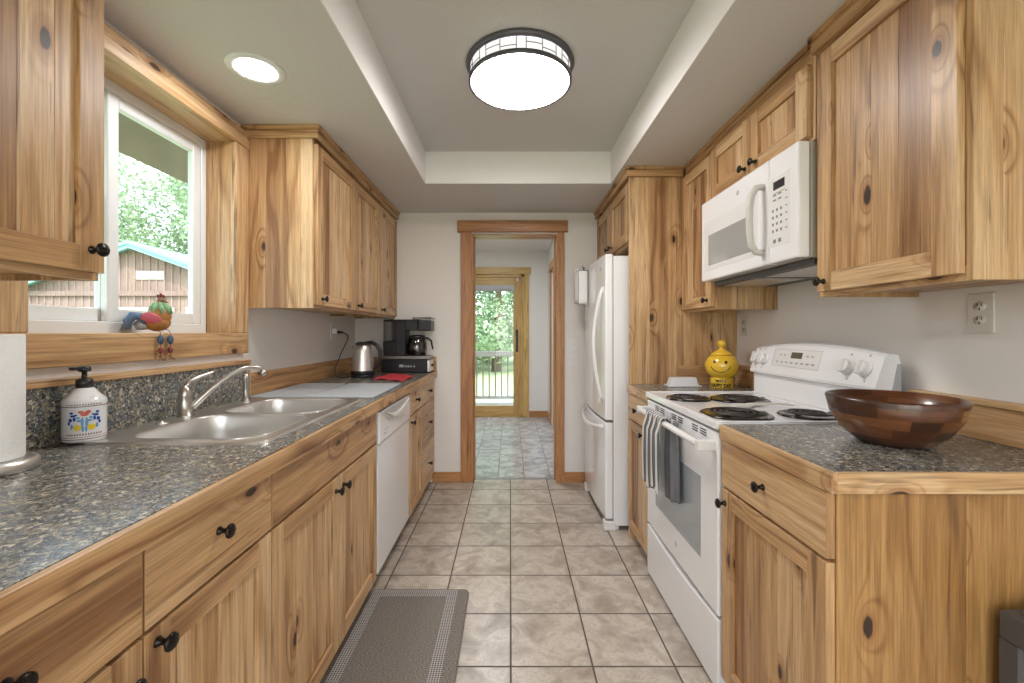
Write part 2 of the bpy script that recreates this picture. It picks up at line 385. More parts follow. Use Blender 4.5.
def text_geo(txt, size):
    cu = bpy.data.curves.new('t', 'FONT'); cu.body = txt; cu.size = size; cu.offset = size*.035; cu.align_x = 'CENTER'
    o = bpy.data.objects.new('t', cu); COL.objects.link(o)
    dg = bpy.context.evaluated_depsgraph_get(); me = bpy.data.meshes.new_from_object(o.evaluated_get(dg))
    vs = [v.co.copy() for v in me.vertices]; fs = [tuple(p.vertices) for p in me.polygons]
    bpy.data.objects.remove(o); bpy.data.curves.remove(cu); bpy.data.meshes.remove(me)
    return vs, fs
def rrect(x0, x1, y0, y1, r, n=6):
    out = []
    for cx, cy, a in ((x1-r, y1-r, 0), (x0+r, y1-r, 90), (x0+r, y0+r, 180), (x1-r, y0+r, 270)):
        out += [(cx+r*cos(R(a+90*k/n)), cy+r*sin(R(a+90*k/n))) for k in range(n+1)]
    return out
W = ['wood_x', 'wood_y', 'wood_z']      # material slots of a cabinet mesh: grain along x, y, z
G = ['golden_x', 'golden_y', 'golden_z']

# ---------------------------------------------------------------- room dimensions
XL, XR = -1.28, 1.36
YF = 3.59; YN = -2.2
ZC, ZT = 2.222, 2.434
HF = 6.37; HXR = .556; HXL = -1.8
WY0, WY1, WZ0, WZ1 = 1.134, 1.99, 1.225, 2.108      # window opening in the left wall

struct(B().box(XL-.2, XR+.2, YN-.2, 3.665, -.12, 0).build('floor', 'floor_tile'))
struct(B().box(HXL-.2, 1.2, 3.665, HF+.15, -.12, 0).build('floor', 'hall_tile'))
b = B()      # left wall around the window
b.box(XL-.17, XL, YN, WY0-.018, 0, 2.6); b.box(XL-.17, XL, WY1+.018, YF+.12, 0, 2.6)
b.box(XL-.17, XL, WY0-.018, WY1+.018, 0, WZ0-.018); b.box(XL-.17, XL, WY0-.018, WY1+.018, WZ1+.018, 2.6)
struct(b.build('wall_left', 'wall_paint'))
struct(B().box(XR, XR+.15, YN, YF+.12, 0, 2.6).build('wall_right', 'wall_paint'))
DX0, DX1, DZ = -.316, .394, 2.045
b = B(); b.box(XL-.17, DX0, YF, YF+.12, 0, 2.6); b.box(DX1, XR+.15, YF, YF+.12, 0, 2.6); b.box(DX0, DX1, YF, YF+.12, DZ, 2.6)
struct(b.build('wall_far', 'wall_paint'))
b = B(); b.box(XL-.17, -1.0, YN-.15, YN, 0, 2.6); b.box(1.1, XR+.15, YN-.15, YN, 0, 2.6); b.box(-1.0, 1.1, YN-.15, YN, 2.08, 2.6)  # wide opening behind the camera added to let daylight fill the room
struct(b.build('wall_near', 'wall_paint'))
# ceiling: lowered border and raised tray
TX0, TX1, TY0, TY1 = -.565, .673, .15, 2.89
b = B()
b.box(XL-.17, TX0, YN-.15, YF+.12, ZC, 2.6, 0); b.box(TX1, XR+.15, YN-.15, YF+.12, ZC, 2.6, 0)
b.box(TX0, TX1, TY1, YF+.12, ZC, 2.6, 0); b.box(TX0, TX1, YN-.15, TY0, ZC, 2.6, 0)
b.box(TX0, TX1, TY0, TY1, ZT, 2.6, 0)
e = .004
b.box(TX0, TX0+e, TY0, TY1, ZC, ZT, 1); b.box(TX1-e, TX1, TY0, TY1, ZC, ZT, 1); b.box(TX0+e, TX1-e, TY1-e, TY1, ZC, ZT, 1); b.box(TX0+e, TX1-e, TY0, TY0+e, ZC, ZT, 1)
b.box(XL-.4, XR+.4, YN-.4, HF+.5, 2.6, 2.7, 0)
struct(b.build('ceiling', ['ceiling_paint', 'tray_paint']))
# hall beyond the doorway
struct(B().box(HXL-.1, 1.2, YF+.12, HF+.15, 2.44, 2.6).build('ceiling', 'wall_paint'))
PX0, PX1, PZ = -1.45, .20, 2.09       # patio door opening
b = B(); b.box(HXL-.1, PX0, HF, HF+.15, 0, 2.44); b.box(PX1, 1.2, HF, HF+.15, 0, 2.44); b.box(PX0, PX1, HF, HF+.15, PZ, 2.44)
struct(b.build('wall_hall_far', 'wall_paint'))
b = B(); b.box(HXR, HXR+.12, YF+.12, 5.02, 0, 2.44); b.box(HXR, HXR+.12, 5.82, HF, 0, 2.44); b.box(HXR, HXR+.12, 5.02, 5.82, 2.05, 2.44)
struct(b.build('wall_hall_right', 'wall_paint'))
struct(B().box(HXL-.1, HXL, YF+.12, HF, 0, 2.44).build('wall_hall_left', 'wall_paint'))
# doorway casing (door_1)
F = ['fir_x', 'fir_y', 'fir_z']
y1 = YF-.02; j = .012
b = B()
b.box(-.405, DX0-.0, y1, YF, 0, DZ+.015, 2); b.box(DX1, .447, y1, YF, 0, DZ+.015, 2)
b.box(-.432, .474, y1-.008, YF, DZ+.015, DZ+.108, 0)
d1 = b.build('door_1', F, bevel=.002); struct(d1)
b = B(); b.box(DX0, DX0+j, YF-.02, YF+.14, 0, DZ, 2); b.box(DX1-j, DX1, YF-.02, YF+.14, 0, DZ, 2); b.box(DX0+j, DX1-j, YF-.02, YF+.14, DZ-j, DZ, 0)
b.box(DX0+j, DX0+j+.012, YF+.05, YF+.10, 0, DZ-j, 2); b.box(DX1-j-.012, DX1-j, YF+.05, YF+.10, 0, DZ-j, 2)
b.build('door_frame', F, d1, bevel=.001)
b = B(); b.box(DX0+j, DX0+j+.003, YF+.005, YF+.03, .86, .93); b.build('strike_plate', 'black_knob', d1)
struct(B().box(DX0, DX1, 3.655, 3.675, 0, .004).build('trim_1', 'steel_dark'))
# patio door (door_2)
PN = ['pine_x', 'pine_x', 'pine_z']
b = B(); b.box(PX1-.0, PX1+.075, HF-.02, HF, 0, PZ, 2); b.box(PX0-.075, PX0, HF-.02, HF, 0, PZ, 2); b.box(PX0-.1, PX1+.10, HF-.026, HF, PZ, PZ+.10, 0)
d2 = struct(b.build('door_2', PN, bevel=.002))
b = B(); b.box(PX0, PX0+.04, HF, HF+.13, 0, PZ, 2); b.box(PX1-.035, PX1, HF, HF+.13, 0, PZ, 2); b.box(PX0, PX1, HF, HF+.13, PZ-.04, PZ, 0); b.box(PX0, PX1, HF, HF+.13, 0, .03, 0)
b.build('door_frame', PN, d2, bevel=.002)
def panel_door(x0, x1, yy, nm):
    b = B(); b.box(x0, x0+.11, yy, yy+.04, .03, PZ-.04, 2); b.box(x1-.115, x1, yy, yy+.04, .03, PZ-.04, 2)
    b.box(x0+.11, x1-.115, yy, yy+.04, .03, .16, 0); b.box(x0+.11, x1-.115, yy, yy+.04, PZ-.21, PZ-.04, 0)
    o = b.build('sliding_panel', PN, d2, bevel=.002)
    B().box(x0+.11, x1-.115, yy+.015, yy+.021, .16, PZ-.21).build('pane', 'glass', o)
    return o
p1 = panel_door(-.66, .165, HF+.03, 'a'); panel_door(-1.41, -.60, HF+.08, 'b')
b = B(); b.box(.09, .115, HF+.005, HF+.03, .98, 1.25); b.box(.085, .12, HF+.022, HF+.031, .95, 1.28); b.build('door_handle', 'black_plastic', p1, bevel=.004)
b = B(); b.box(-1.40, .06, HF-.018, HF+.025, 1.845, 1.93); b.lathe([(0,0),(.02,0),(.02,1.40),(0,1.40)], (-1.37, HF-.0, 1.86), 'x'); b.build('roller_blind', 'light_grey', d2)
b = B(); b.box(.095, .12, HF-.03, HF+.0, 1.99, 2.03); b.build('bracket', 'white_plastic', d2)
# side door of the hall (door_3)
b = B(); b.box(HXR-.02, HXR, 4.93, 5.02, 0, 2.05, 2); b.box(HXR-.02, HXR, 5.82, 5.91, 0, 2.05, 2); b.box(HXR-.028, HXR, 4.90, 5.94, 2.05, 2.15, 1)
d3 = struct(b.build('door_3', F, bevel=.002))
b = B(); b.box(HXR+.02, HXR+.06, 5.02, 5.82, .01, 2.05, 2); b.build('door_leaf', F, d3)
# baseboards
struct(B().box(-.64, -.405, YF-.014, YF, 0, .085).build('baseboard_far', 'fir_x', bevel=.002))
struct(B().box(.447, XR, YF-.014, YF, 0, .085).build('baseboard_far', 'fir_x', bevel=.002))
struct(B().box(.28, HXR, HF-.014, HF, 0, .09).build('baseboard_hall_far', 'fir_x', bevel=.002))
b = B(); b.box(HXR-.014, HXR, YF+.12, 4.93, 0, .09); b.box(HXR-.014, HXR, 5.91, HF-.014, 0, .09); struct(b.build('baseboard_hall_right', 'fir_y', bevel=.002))

# ---------------------------------------------------------------- window_1 (white vinyl slider in a deep wood surround)
FX = -1.389                      # inner face of the vinyl frame
b = B()
b.box(FX-.06, FX, WY0-.002, WY0+.035, WZ0, WZ1); b.box(FX-.06, FX, WY1-.03, WY1, WZ0, WZ1)
b.box(FX-.06, FX, WY0+.035, WY1-.03, WZ1-.035, WZ1); b.box(FX-.06, FX, WY0+.035, WY1-.03, WZ0, WZ0+.045)
w1 = struct(b.build('window_1', 'white_vinyl', bevel=.003))
def sash(x, y0, y1, z0, z1, s, glassname='pane', br=.045):
    b = B(); d = .026
    b.box(x-d, x, y0, y0+s, z0, z1); b.box(x-d, x, y1-s, y1, z0, z1); b.box(x-d, x, y0+s, y1-s, z0, z0+br); b.box(x-d, x, y0+s, y1-s, z1-s, z1)
    o = b.build('sash', 'white_vinyl', w1, bevel=.003)
    B().box(x-d*.6, x-d*.4, y0+s, y1-s, z0+br, z1-s).build(glassname, 'glass', o)
    return o
sr = sash(FX-.003, 1.505, WY1-.033, WZ0+.045, WZ1-.035, .045)
sl = sash(FX-.032, WY0+.035, 1.56, WZ0+.045, WZ1-.035, .05)
b = B(); b.tube([(FX-.028, 1.475, 1.56), (FX-.004, 1.475, 1.575), (FX-.0, 1.475, 1.62), (FX-.004, 1.475, 1.665), (FX-.028, 1.475, 1.68)], .009, 10); b.box(FX-.034, FX-.026, 1.46, 1.49, 1.54, 1.70)
part_label(b.build('latch', 'white_plastic', sl), 'white latch handle of the sliding sash')
b = B()        # wood jambs, head and sill board
b.box(FX-.06, XL+.002, WY0-.018, WY0, WZ0, WZ1+.018, 2); b.box(FX-.06, XL+.002, WY1, WY1+.018, WZ0, WZ1+.018, 2); b.box(FX, XL+.002, WY0, WY1, WZ1, WZ1+.018, 1)
b.box(FX, XL+.002, WY0-.018, WY1+.018, WZ0-.018, WZ0, 1)
b.build('jamb', W, w1)
b = B()        # casing boards on the wall
cx = -1.253
b.box(XL, cx, WY0-.13, WY0, WZ0+.005, WZ1, 2, tone=.25); b.box(XL, cx, WY1, 2.088, WZ0+.005, WZ1, 2, tone=.3)
b.box(XL, cx, .95, 2.088, 1.135, WZ0+.005, 1, tone=.45, seed=3.1)
b.box(XL, cx+.004, .95, 2.088, WZ1, 2.152, 1, tone=.2); b.box(XL, cx-.002, .95, 2.088, 2.152, 2.192, 1, tone=.35)
b.build('casing', W, w1, bevel=.003)

# ---------------------------------------------------------------- cabinets
def knob(x, y, z, s, par, r=.0155):
    b = B(); b.lathe([(0,0),(.0095,0),(.0085,.003),(.0055,.008),(.0055,.015),(.010,.019),(r,.023),(r,.026),(r*.8,.029),(0,.0305)], (x, y, z), 'x' if s > 0 else '-x', 20)
    return b.build('knob', 'black_knob', par)
def planks(b, a, c, fn, wmin=.055, wmax=.11):
    y = a
    while y < c-1e-6:
        w_ = min(random.uniform(wmin, wmax), c-y)
        if c-y-w_ < .03: w_ = c-y
        fn(y, y+w_, random.choice([.08, .15, .22, .3, .38, .45, .55, .68, .82])+random.uniform(-.04, .04)); y += w_
def shaker(par, xf, s, y0, y1, z0, z1, kn=None, w_=.057, top=.057, mats=W):
    b = B(); xb = xf-s*.02
    b.box(xb, xf, y0, y0+w_, z0, z1, 2); b.box(xb, xf, y1-w_, y1, z0, z1, 2)
    b.box(xb, xf, y0+w_, y1-w_, z0, z0+w_, 1); b.box(xb, xf, y0+w_, y1-w_, z1-top, z1, 1)
    planks(b, y0+w_, y1-w_, lambda a, c, t_: b.box(xb+s*.003, xf-s*.011, a, c, z0+w_, z1-top, 2, tone=t_))
    o = b.build('door', mats, par, bevel=.0012)
    if kn: knob(xf, kn[0], kn[1], s, o)
    return o
def drawer(par, xf, s, y0, y1, z0, z1, kn=None, name='drawer', tone=None, mats=W):
    b = B().box(xf-s*.02, xf, y0+.0015, y1-.0015, z0, z1, 1, tone=tone); sd0 = b.s[-1]
    for a, c in ((y0, y0+.0015), (y1-.0015, y1)): b.box(xf-s*.02, xf, a, c, z0, z1, 2, tone=.7, seed=sd0)
    o = b.build(name, mats, par, bevel=.001)
    if kn: knob(xf, kn[0], kn[1], s, o)
    return o
def base_body(par, xw, xf, s, y0, y1, ztop=.872, ztoe=.075, kick=.07, mats=W):
    """xf: face-frame plane"""
    b = B()
    b.box(xw, xf, y0, y0+.016, ztoe, ztop, 2); b.box(xw, xf, y1-.016, y1, ztoe, ztop, 2)
    b.box(xw, xf, y0+.016, y1-.016, ztoe, ztoe+.016, 0); b.box(xw, xw+s*.008, y0+.016, y1-.016, ztoe+.016, ztop, 2)
    b.box(xf, xf-s*.018, y0+.016, y1-.016, ztop-.04, ztop, 1); b.box(xf, xf-s*.018, y0+.016, y1-.016, ztoe+.016, ztoe+.05, 1)
    b.box(xf, xf-s*.018, y0+.016, y0+.035, ztoe+.05, ztop-.04, 2); b.box(xf, xf-s*.018, y1-.035, y1-.016, ztoe+.05, ztop-.04, 2)
    b.box(xf-s*(kick+.015), xf-s*kick, y0, y1, 0, ztoe, 1)
    b.box(xw, xf-s*(kick+.015), y0, y0+.016, 0, ztoe, 2)
    return b.build('body', mats, par, bevel=.001)
# left base run
LX = -.622; LB = LX-.0205      # front faces of doors, face frame
def left_unit(name, label, y0, y1):
    t = thing(name, label, 'base cabinet', (-.95, (y0+y1)/2, 0)); base_body(t, XL+.012, LB, 1, y0+.001, y1-.001); return t
g = .002
t = left_unit('base_cabinet', 'wooden base cabinet nearest the camera on the sink side, under the paper towels', .30, .739)
drawer(t, LX, 1, .30+g, .739-g, .72, .868, (.535, .795), tone=.5); shaker(t, LX, 1, .30+g, .739-g, .085, .711, (.70, .655))
t = left_unit('base_cabinet', 'wooden base cabinet with one drawer over one door beside the sink cabinet', .739, 1.137)
drawer(t, LX, 1, .739+g, 1.137-g, .72, .868, (.93, .807), tone=.35); shaker(t, LX, 1, .739+g, 1.137-g, .085, .711, (.768, .685))
t = left_unit('sink_cabinet', 'wide wooden sink cabinet with streaked false front over two doors', 1.137, 2.045)
drawer(t, LX, 1, 1.137+g, 2.045-.018, .72, .868, name='false_front', tone=.60); shaker(t, LX, 1, 1.137+g, 1.587-g, .085, .711, (1.553, .665)); shaker(t, LX, 1, 1.587+g, 2.045-.018, .085, .711, (1.622, .665))
t = left_unit('base_cabinet', 'narrow wooden cabinet between the dishwasher and the three drawer cabinet', 2.690, 3.08)
drawer(t, LX, 1, 2.69+.012, 3.08-g, .715, .868, (2.88, .79)); shaker(t, LX, 1, 2.69+.012, 3.08-g, .085, .706, (2.745, .665))
t = left_unit('drawer_cabinet', 'wooden cabinet of three drawers at the end wall', 3.08, 3.585)
for z0, z1, kz in ((.715, .868, .79), (.394, .708, .55), (.085, .386, .235)): drawer(t, LX, 1, 3.08+g, 3.57, z0, z1, (3.33, kz))
# left wall cabinets
def wall_cab(label, xw, xf, s, y0, y1, z0, z1, doors, group=None, wd=.057, kt=.10, name='wall_cabinet'):
    """xf: door front; doors: list of (y0, y1, knob_y, knob_z)"""
    t = thing(name, label, 'wall cabinet', ((xw+xf)/2, (y0+y1)/2, z0)); xb = xf-s*.0205
    b = B(); mid = z0+.014
    def side(ya, yb):
        planks(b, min(xw, xb), max(xw, xb), lambda a, c, t_: b.box(a, c, ya, yb, z0, z1, 2, tone=t_))
    side(y0, y0+.016); side(y1-.016, y1)
    b.box(xw, xb-s*.018, y0+.016, y1-.016, mid, mid+.014, 1); b.box(xw, xb, y0+.016, y1-.016, z1-.016, z1, 1)
    b.box(xb, xb-s*.018, y0+.016, y1-.016, z0, z0+.035, 1); b.box(xb, xb-s*.018, y0+.016, y1-.016, z1-.11, z1-.016, 1)
    b.box(xb, xb-s*.018, y0+.016, y0+.04, z0+.035, z1-.11, 2); b.box(xb, xb-s*.018, y1-.04, y1-.016, z0+.035, z1-.11, 2)
    for (a, c, *_), (a2, *_r) in zip(doors, doors[1:]): b.box(xb, xb-s*.018, c-.015, a2+.015, z0+.035, z1-.11, 2)
    b.box(xw, xw+s*.008, y0+.016, y1-.016, mid, z1-.016, 2)
    b.build('body', W, t, bevel=.001)
    for a, c, ky, kz in doors: shaker(t, xf, s, a, c, z0+.016, z1-.075, (ky, kz), w_=wd)
    return t
ZB = 1.35
wall_cab('tall hickory wall cabinet with two doors nearest the window, above the kettle', XL, -.93, 1, 2.092, 3.10, ZB, ZC, [(2.108, 2.612, 2.155, 1.398), (2.618, 3.092, 2.665, 1.398)])
wall_cab('single door hickory wall cabinet in the corner above the coffee maker', XL, -.93, 1, 3.102, 3.588, ZB, ZC, [(3.108, 3.575, 3.155, 1.398)])
wall_cab('hickory wall cabinet nearest the camera above the paper towels', XL, -.93, 1, .10, 1.005, ZB, ZC, [(.545, .998, .968, 1.415), (.11, .539, .15, 1.415)])
# right wall cabinets
wall_cab('narrow single door hickory wall cabinet between the refrigerator panel and the microwave', XR, 1.025, -1, 2.208, 2.603, ZB, ZC, [(2.222, 2.595, 2.262, 1.400)])
wall_cab('short two door hickory wall cabinet above the microwave', XR, 1.01, -1, 1.468, 2.204, 1.885, ZC, [(1.835, 2.19, 1.872, 1.935), (1.484, 1.829, 1.79, 1.935)])
wall_cab('large knotty hickory wall cabinet nearest the camera beside the microwave', XR, 1.02, -1, .975, 1.462, ZB, ZC, [(.993, 1.445, 1.415, 1.398)], wd=.062)
tfc = wall_cab('short hickory cabinet above the refrigerator with its tall side panel reaching the floor', XR, .715, -1, 2.632, 3.588, 1.775, ZC, [(2.645, 3.105, 3.065, 1.83), (3.115, 3.57, 3.16, 1.83)])
# crowns
def crown(name, x, s, y0, y1, xw=None, end=None):
    b = B()
    b.box(x, x-s*.03, y0, y1, ZC-.058, ZC-.02, 1, tone=.4); b.box(x+s*.012, x-s*.03, y0, y1, ZC-.020, ZC, 1, tone=.5)
    if end is not None:        # return along x at the near end
        sg = 1 if end == 'near' else -1; ye = y0
        b.box(x-s*.0, xw, ye-.014, ye-.0005, ZC-.058, ZC-.02, 0, tone=.35); b.box(x+s*.012, xw, ye-.026, ye-.0005, ZC-.020, ZC, 0, tone=.45)
        b.box(x, x+s*.012, ye-.014, ye, ZC-.020, ZC, 1)
    struct(b.build(name, W, bevel=.002))
crown('trim_2', -.918, 1, 2.09, 3.588, XL, 'near'); crown('trim_3', 1.03, -1, 1.49, 2.20)
crown('trim_4', 1.012-.0, -1, .975, 1.465, XR, 'near'); crown('trim_5', .70, -1, 2.602, 3.588, 1.03, 'near')
crown('trim_6', 1.042, -1, 2.202, 2.576); crown('trim_7', -.918, 1, .10, 1.004)
b = B()        # tall refrigerator panel
planks(b, .715, XR, lambda a, c, t_: b.box(a, c, 2.605, 2.627, 0, ZC-.058, 2, tone=t_*.55+.2), .09, .16)
part_label(b.build('side_panel', W, tfc, bevel=.001), 'tall hickory side panel down to the floor')
# right base cabinets
RX = .705; RB = .7255; RZ = .925
def right_unit(label, y0, y1):
    t = thing('base_cabinet', label, 'base cabinet', (1.05, (y0+y1)/2, 0)); base_body(t, XR-.012, RB, -1, y0, y1, ztop=.878, mats=W); return t
t = right_unit('narrow hickory base cabinet between the stove and the refrigerator panel', 2.232, 2.603)
drawer(t, RX, -1, 2.236, 2.598, .73, .875, (2.40, .80)); shaker(t, RX, -1, 2.236, 2.598, .085, .721, (2.29, .69), w_=.05)
t = right_unit('hickory base cabinet with one drawer over a door below the wooden bowl', .985, 1.452)
drawer(t, RX, -1, .970, 1.448, .726, .875, (1.213, .80), tone=.3); shaker(t, RX, -1, .970, 1.448, .085, .717, (1.425, .672), w_=.062)
b = B(); planks(b, RB, XR-.002, lambda a, c, t_: b.box(a, c, .966, .984, 0, .878, 2, tone=t_*.5+.15), .10, .17)
b.build('end_panel', G, t, bevel=.001)

# ---------------------------------------------------------------- worktops
LZ = .92
SY0, SY1, SX0, SX1 = 1.205, 2.035, -1.205, -.688      # sink outline
t = thing('worktop', 'long granite-look worktop with wood edge holding the sink', 'worktop', (-.94, 1.6, LZ))
e = .02
b = B()
b.box(XL+.02, -.6145, .10, SY0+e, LZ-.046, LZ); b.box(XL+.02, -.6145, SY1-e, YF-.02, LZ-.046, LZ)
b.box(XL+.02, SX0+e, SY0+e, SY1-e, LZ-.046, LZ); b.box(SX1-e, -.6145, SY0+e, SY1-e, LZ-.046, LZ)
b.build('top', 'granite', t)
b = B(); b.box(-.6145, -.600, .10, YF-.002, LZ-.048, LZ-.001, 1, tone=.42, seed=2); part_label(b.build('edge_band', W, t, bevel=.0015), 'wooden front edge')
b = B(); b.box(XL+.001, XL+.02, .10, 2.095, LZ, 1.083); b.build('backsplash', 'granite', t)
b = B(); b.box(XL+.001, XL+.032, .10, 2.098, 1.083, 1.103, 1, tone=.35); b.box(XL+.001, XL+.022, 2.098, YF-.02, LZ+.001, 1.033, 1, tone=.62); b.box(XL+.001, -.605, YF-.0199, YF-.001, LZ, 1.033, 0, tone=.55)
b.box(XL+.001, XL+.032, 2.088, 2.098, LZ, 1.083, 2)
part_label(b.build('wood_backsplash', W, t, bevel=.0015), 'wood strip along the wall')
def right_top(label, y0, y1, endband):
    t = thing('worktop', label, 'worktop', (1.03, (y0+y1)/2, RZ)); ye = y0+(.014 if endband else 0)
    b = B(); b.box(.7145, XR-.02, ye, y1, RZ-.046, RZ); b.build('top', 'granite', t)
    b = B(); b.box(.7145, .700, y0, y1, RZ-.047, RZ-.001, 1, tone=.3)
    if endband: b.box(.7145, XR-.001, y0, ye-.0003, RZ-.047, RZ-.001, 0, tone=.22, seed=11.3)
    part_label(b.build('edge_band', W, t, bevel=.0015), 'wooden front edge')
    b = B(); b.box(XR-.02, XR-.001, ye, y1, RZ+.0005, 1.025, 1, tone=.35); b.box(XR-.03, XR-.001, ye, y1, 1.025, 1.043, 1, tone=.25)
    if not endband: b.box(1.0, XR-.02, y1-.018, y1, RZ, 1.035, 0, tone=.6)
    part_label(b.build('wood_backsplash', W, t, bevel=.0015), 'wood strip along the wall')
right_top('short granite-look worktop with the cookie jar, beyond the stove', 2.226, 2.603, False)
right_top('granite-look worktop with wood edge carrying the wooden bowl', .948, 1.455, True)

# ---------------------------------------------------------------- appliances: stove
def ring_mark(b, c, r0, r1, axis, h=.0008, n=20, mat=0):
    b.lathe([(r0,0),(r0,h),(r1,h),(r1,0),(r0,0)], c, axis, n, mat, False)
def emblem(par, c, r=.011):
    b = B(); b.lathe([(0,0),(0,.001),(r,.001),(r,0)], c, '-x', 24); b.build('emblem', 'grey_print', par)
    b2 = B(); ring_mark(b2, (c[0]-.001, c[1], c[2]), r*.72, r*.86, '-x')
    vs, fs = text_geo('GE', r*1.05)
    b2.add([(c[0]-.0017, c[1]-v.x, c[2]+v.y-r*.35) for v in vs], fs)
    b2.build('emblem', 'white_plastic', par, recalc=False)
SY_0, SY_1 = 1.462, 2.222; SXF = .700
t = thing('stove', 'white electric coil stove with oven between the right hand base cabinets', 'stove', (1.03, 1.84, 0))
b = B()
b.box(.735, 1.33, SY_0+.003, SY_1-.003, .02, .905); b.box(.74, .76, SY_0+.03, SY_0+.06, 0, .02, 1); b.box(.74, .76, SY_1-.06, SY_1-.03, 0, .02, 1); b.box(1.28, 1.3, SY_0+.03, SY_0+.06, 0, .02, 1); b.box(1.28, 1.3, SY_1-.06, SY_1-.03, 0, .02, 1)
b.build('body', ['appliance_side', 'rubber'], t, bevel=.003)
# cooktop with a raised rim
cy = (SY_0+SY_1)/2
b = B(); b.box(.692, 1.30, SY_0, SY_1, .905, .928); tz = .9285
for (x0, x1, y0, y1) in ((.692, .712, SY_0, SY_1), (.712, 1.25, SY_0, SY_0+.014), (.712, 1.25, SY_1-.014, SY_1)): b.box(x0, x1, y0, y1, .928, .933)
b.box(1.245, 1.30, SY_0, SY_1, .928, 1.03)
b.build('cooktop', 'white_enamel', t, bevel=.004, seg=3)
def burner(x, y, r):
    b = B(); b.lathe([(r*.16,-.001),(r*.5,.0005),(r*.86,.001),(r,.006),(r+.012,.007),(r+.015,.003),(r+.015,0)], (x, y, tz), 'z', 40)
    p = part_label(b.build('burner', 'black_enamel', t), 'black coil burner in its drip pan')
    turns = 4 if r > .1 else 3; pts = []
    for k in range(turns*28+1):
        a = 2*pi*k/28; rr = r*.22+(r*.72)*k/(turns*28); pts.append((x+rr*cos(a), y+rr*sin(a), tz+.013))
    b = B(); b.tube(pts, .0036, 8, flat=.8)
    for a in (0, 120, 240): b.box(x-.0015, x+.0015, y, y+r*.9, tz+.004, tz+.010) if a == 0 else b.tube([(x, y, tz+.007), (x+r*.9*cos(R(a+90)), y+r*.9*sin(R(a+90)), tz+.007)], .002, 6)
    b.build('coil', 'coil', p)
burner(.83, 1.60, .108); burner(.815, 1.99, .082); burner(1.03, 1.955, .108); burner(1.085, 1.585, .082)
# backguard with sloping control face and bowed top
b = B(); n = 24; vs = []; fs = []
for k in range(n+1):
    u = k/n; y = SY_0+(SY_1-SY_0)*u; top = 1.160+.028*(1-(2*u-1)**2)
    pr = [(1.228, 1.034), (1.226, 1.045), (1.262, top-.012), (1.272, top-.003), (1.288, top), (1.306, top-.004), (1.314, top-.03), (1.314, .90), (1.275, .90), (1.262, 1.0), (1.245, 1.028)]
    vs += [(a, y, z) for a, z in pr]
m_ = len(pr)
for k in range(n):
    for i in range(m_): fs.append((k*m_+i, k*m_+(i+1) % m_, (k+1)*m_+(i+1) % m_, (k+1)*m_+i))
b.add(vs, fs, 0, smooth=False); b.add(vs[:m_], [tuple(range(m_))]); b.add(vs[-m_:], [tuple(range(m_))[::-1]])
bgd = b.build('backguard', 'white_enamel', t, bevel=.003, seg=2)
b = B(); b.prism([(1.262, .93), (1.314, .93), (1.314, 1.125), (1.302, 1.125)], 'y', SY_0-.0015, SY_0+.001); b.build('side_cap', 'light_grey', t)
fn_ = Vector((-(1.150-1.045), 0, (1.262-1.226))).normalized()     # normal of the control face
def cf(y, h, off=0):       # a point on the control face: h 0..1 up the face
    top = 1.160+.028*(1-(2*(y-SY_0)/(SY_1-SY_0)-1)**2); p = Vector((1.226+.036*h*.118/(top-1.057), y, 1.045+.118*h)); return p+fn_*off
def cf_box(b, y0, y1, h0, h1, th, mat=0):
    q = [cf(y0, h0), cf(y1, h0), cf(y1, h1), cf(y0, h1)]; o = [p+fn_*th for p in q]
    b.add(q+o, [(0,1,2,3),(4,5,6,7),(0,1,5,4),(1,2,6,5),(2,3,7,6),(3,0,4,7)], mat)
b = B(); cf_box(b, 1.745, 2.055, .30, .92, .001, 0); p = b.build('control_panel', ['white_plastic'], bgd)
b = B(); cf_box(b, 1.86, 1.93, .62, .84, .0022); b.build('display', 'display', p)
b = B()
for k in range(8): cf_box(b, 1.775+k*.034, 1.790+k*.034, .42, .48, .002)
for y in (1.79, 1.82, 1.97, 2.0): cf_box(b, y, y+.012, .70, .75, .002)
cf_box(b, 1.745, 2.055, .925, .935, .0015); cf_box(b, 1.745, 2.055, .285, .295, .0015); cf_box(b, 2.055, 2.058, .285, .935, .0015)
for y in (1.60, 1.52, 2.14, 2.19): cf_box(b, y-.004, y+.004, .86, .93, .001); cf_box(b, y-.012, y-.006, .12, .17, .001)
b.build('printed_marks', 'light_grey', p)
for y in (1.525, 1.60, 2.125, 2.185):
    b = B(); b.lathe([(0,0),(.031,0),(.031,.004),(.025,.006),(.0235,.022),(.020,.025),(0,.025)], cf(y, .5), fn_, 28)
    c0 = cf(y, .5, .016); tdir = fn_.cross(Vector((0,1,0))).normalized()
    q = [c0+Vector((0,1,0))*a*.0075+tdir*bb*.0245 for a, bb in ((-1,-1),(1,-1),(1,1),(-1,1))]; b.add(q+[p_+fn_*.017 for p_ in q], [(0,1,2,3),(4,5,6,7),(0,1,5,4),(1,2,6,5),(2,3,7,6),(3,0,4,7)], 0)
    part_label(b.build('control_knob', 'white_plastic', bgd, bevel=.002, seg=2), 'white burner dial')
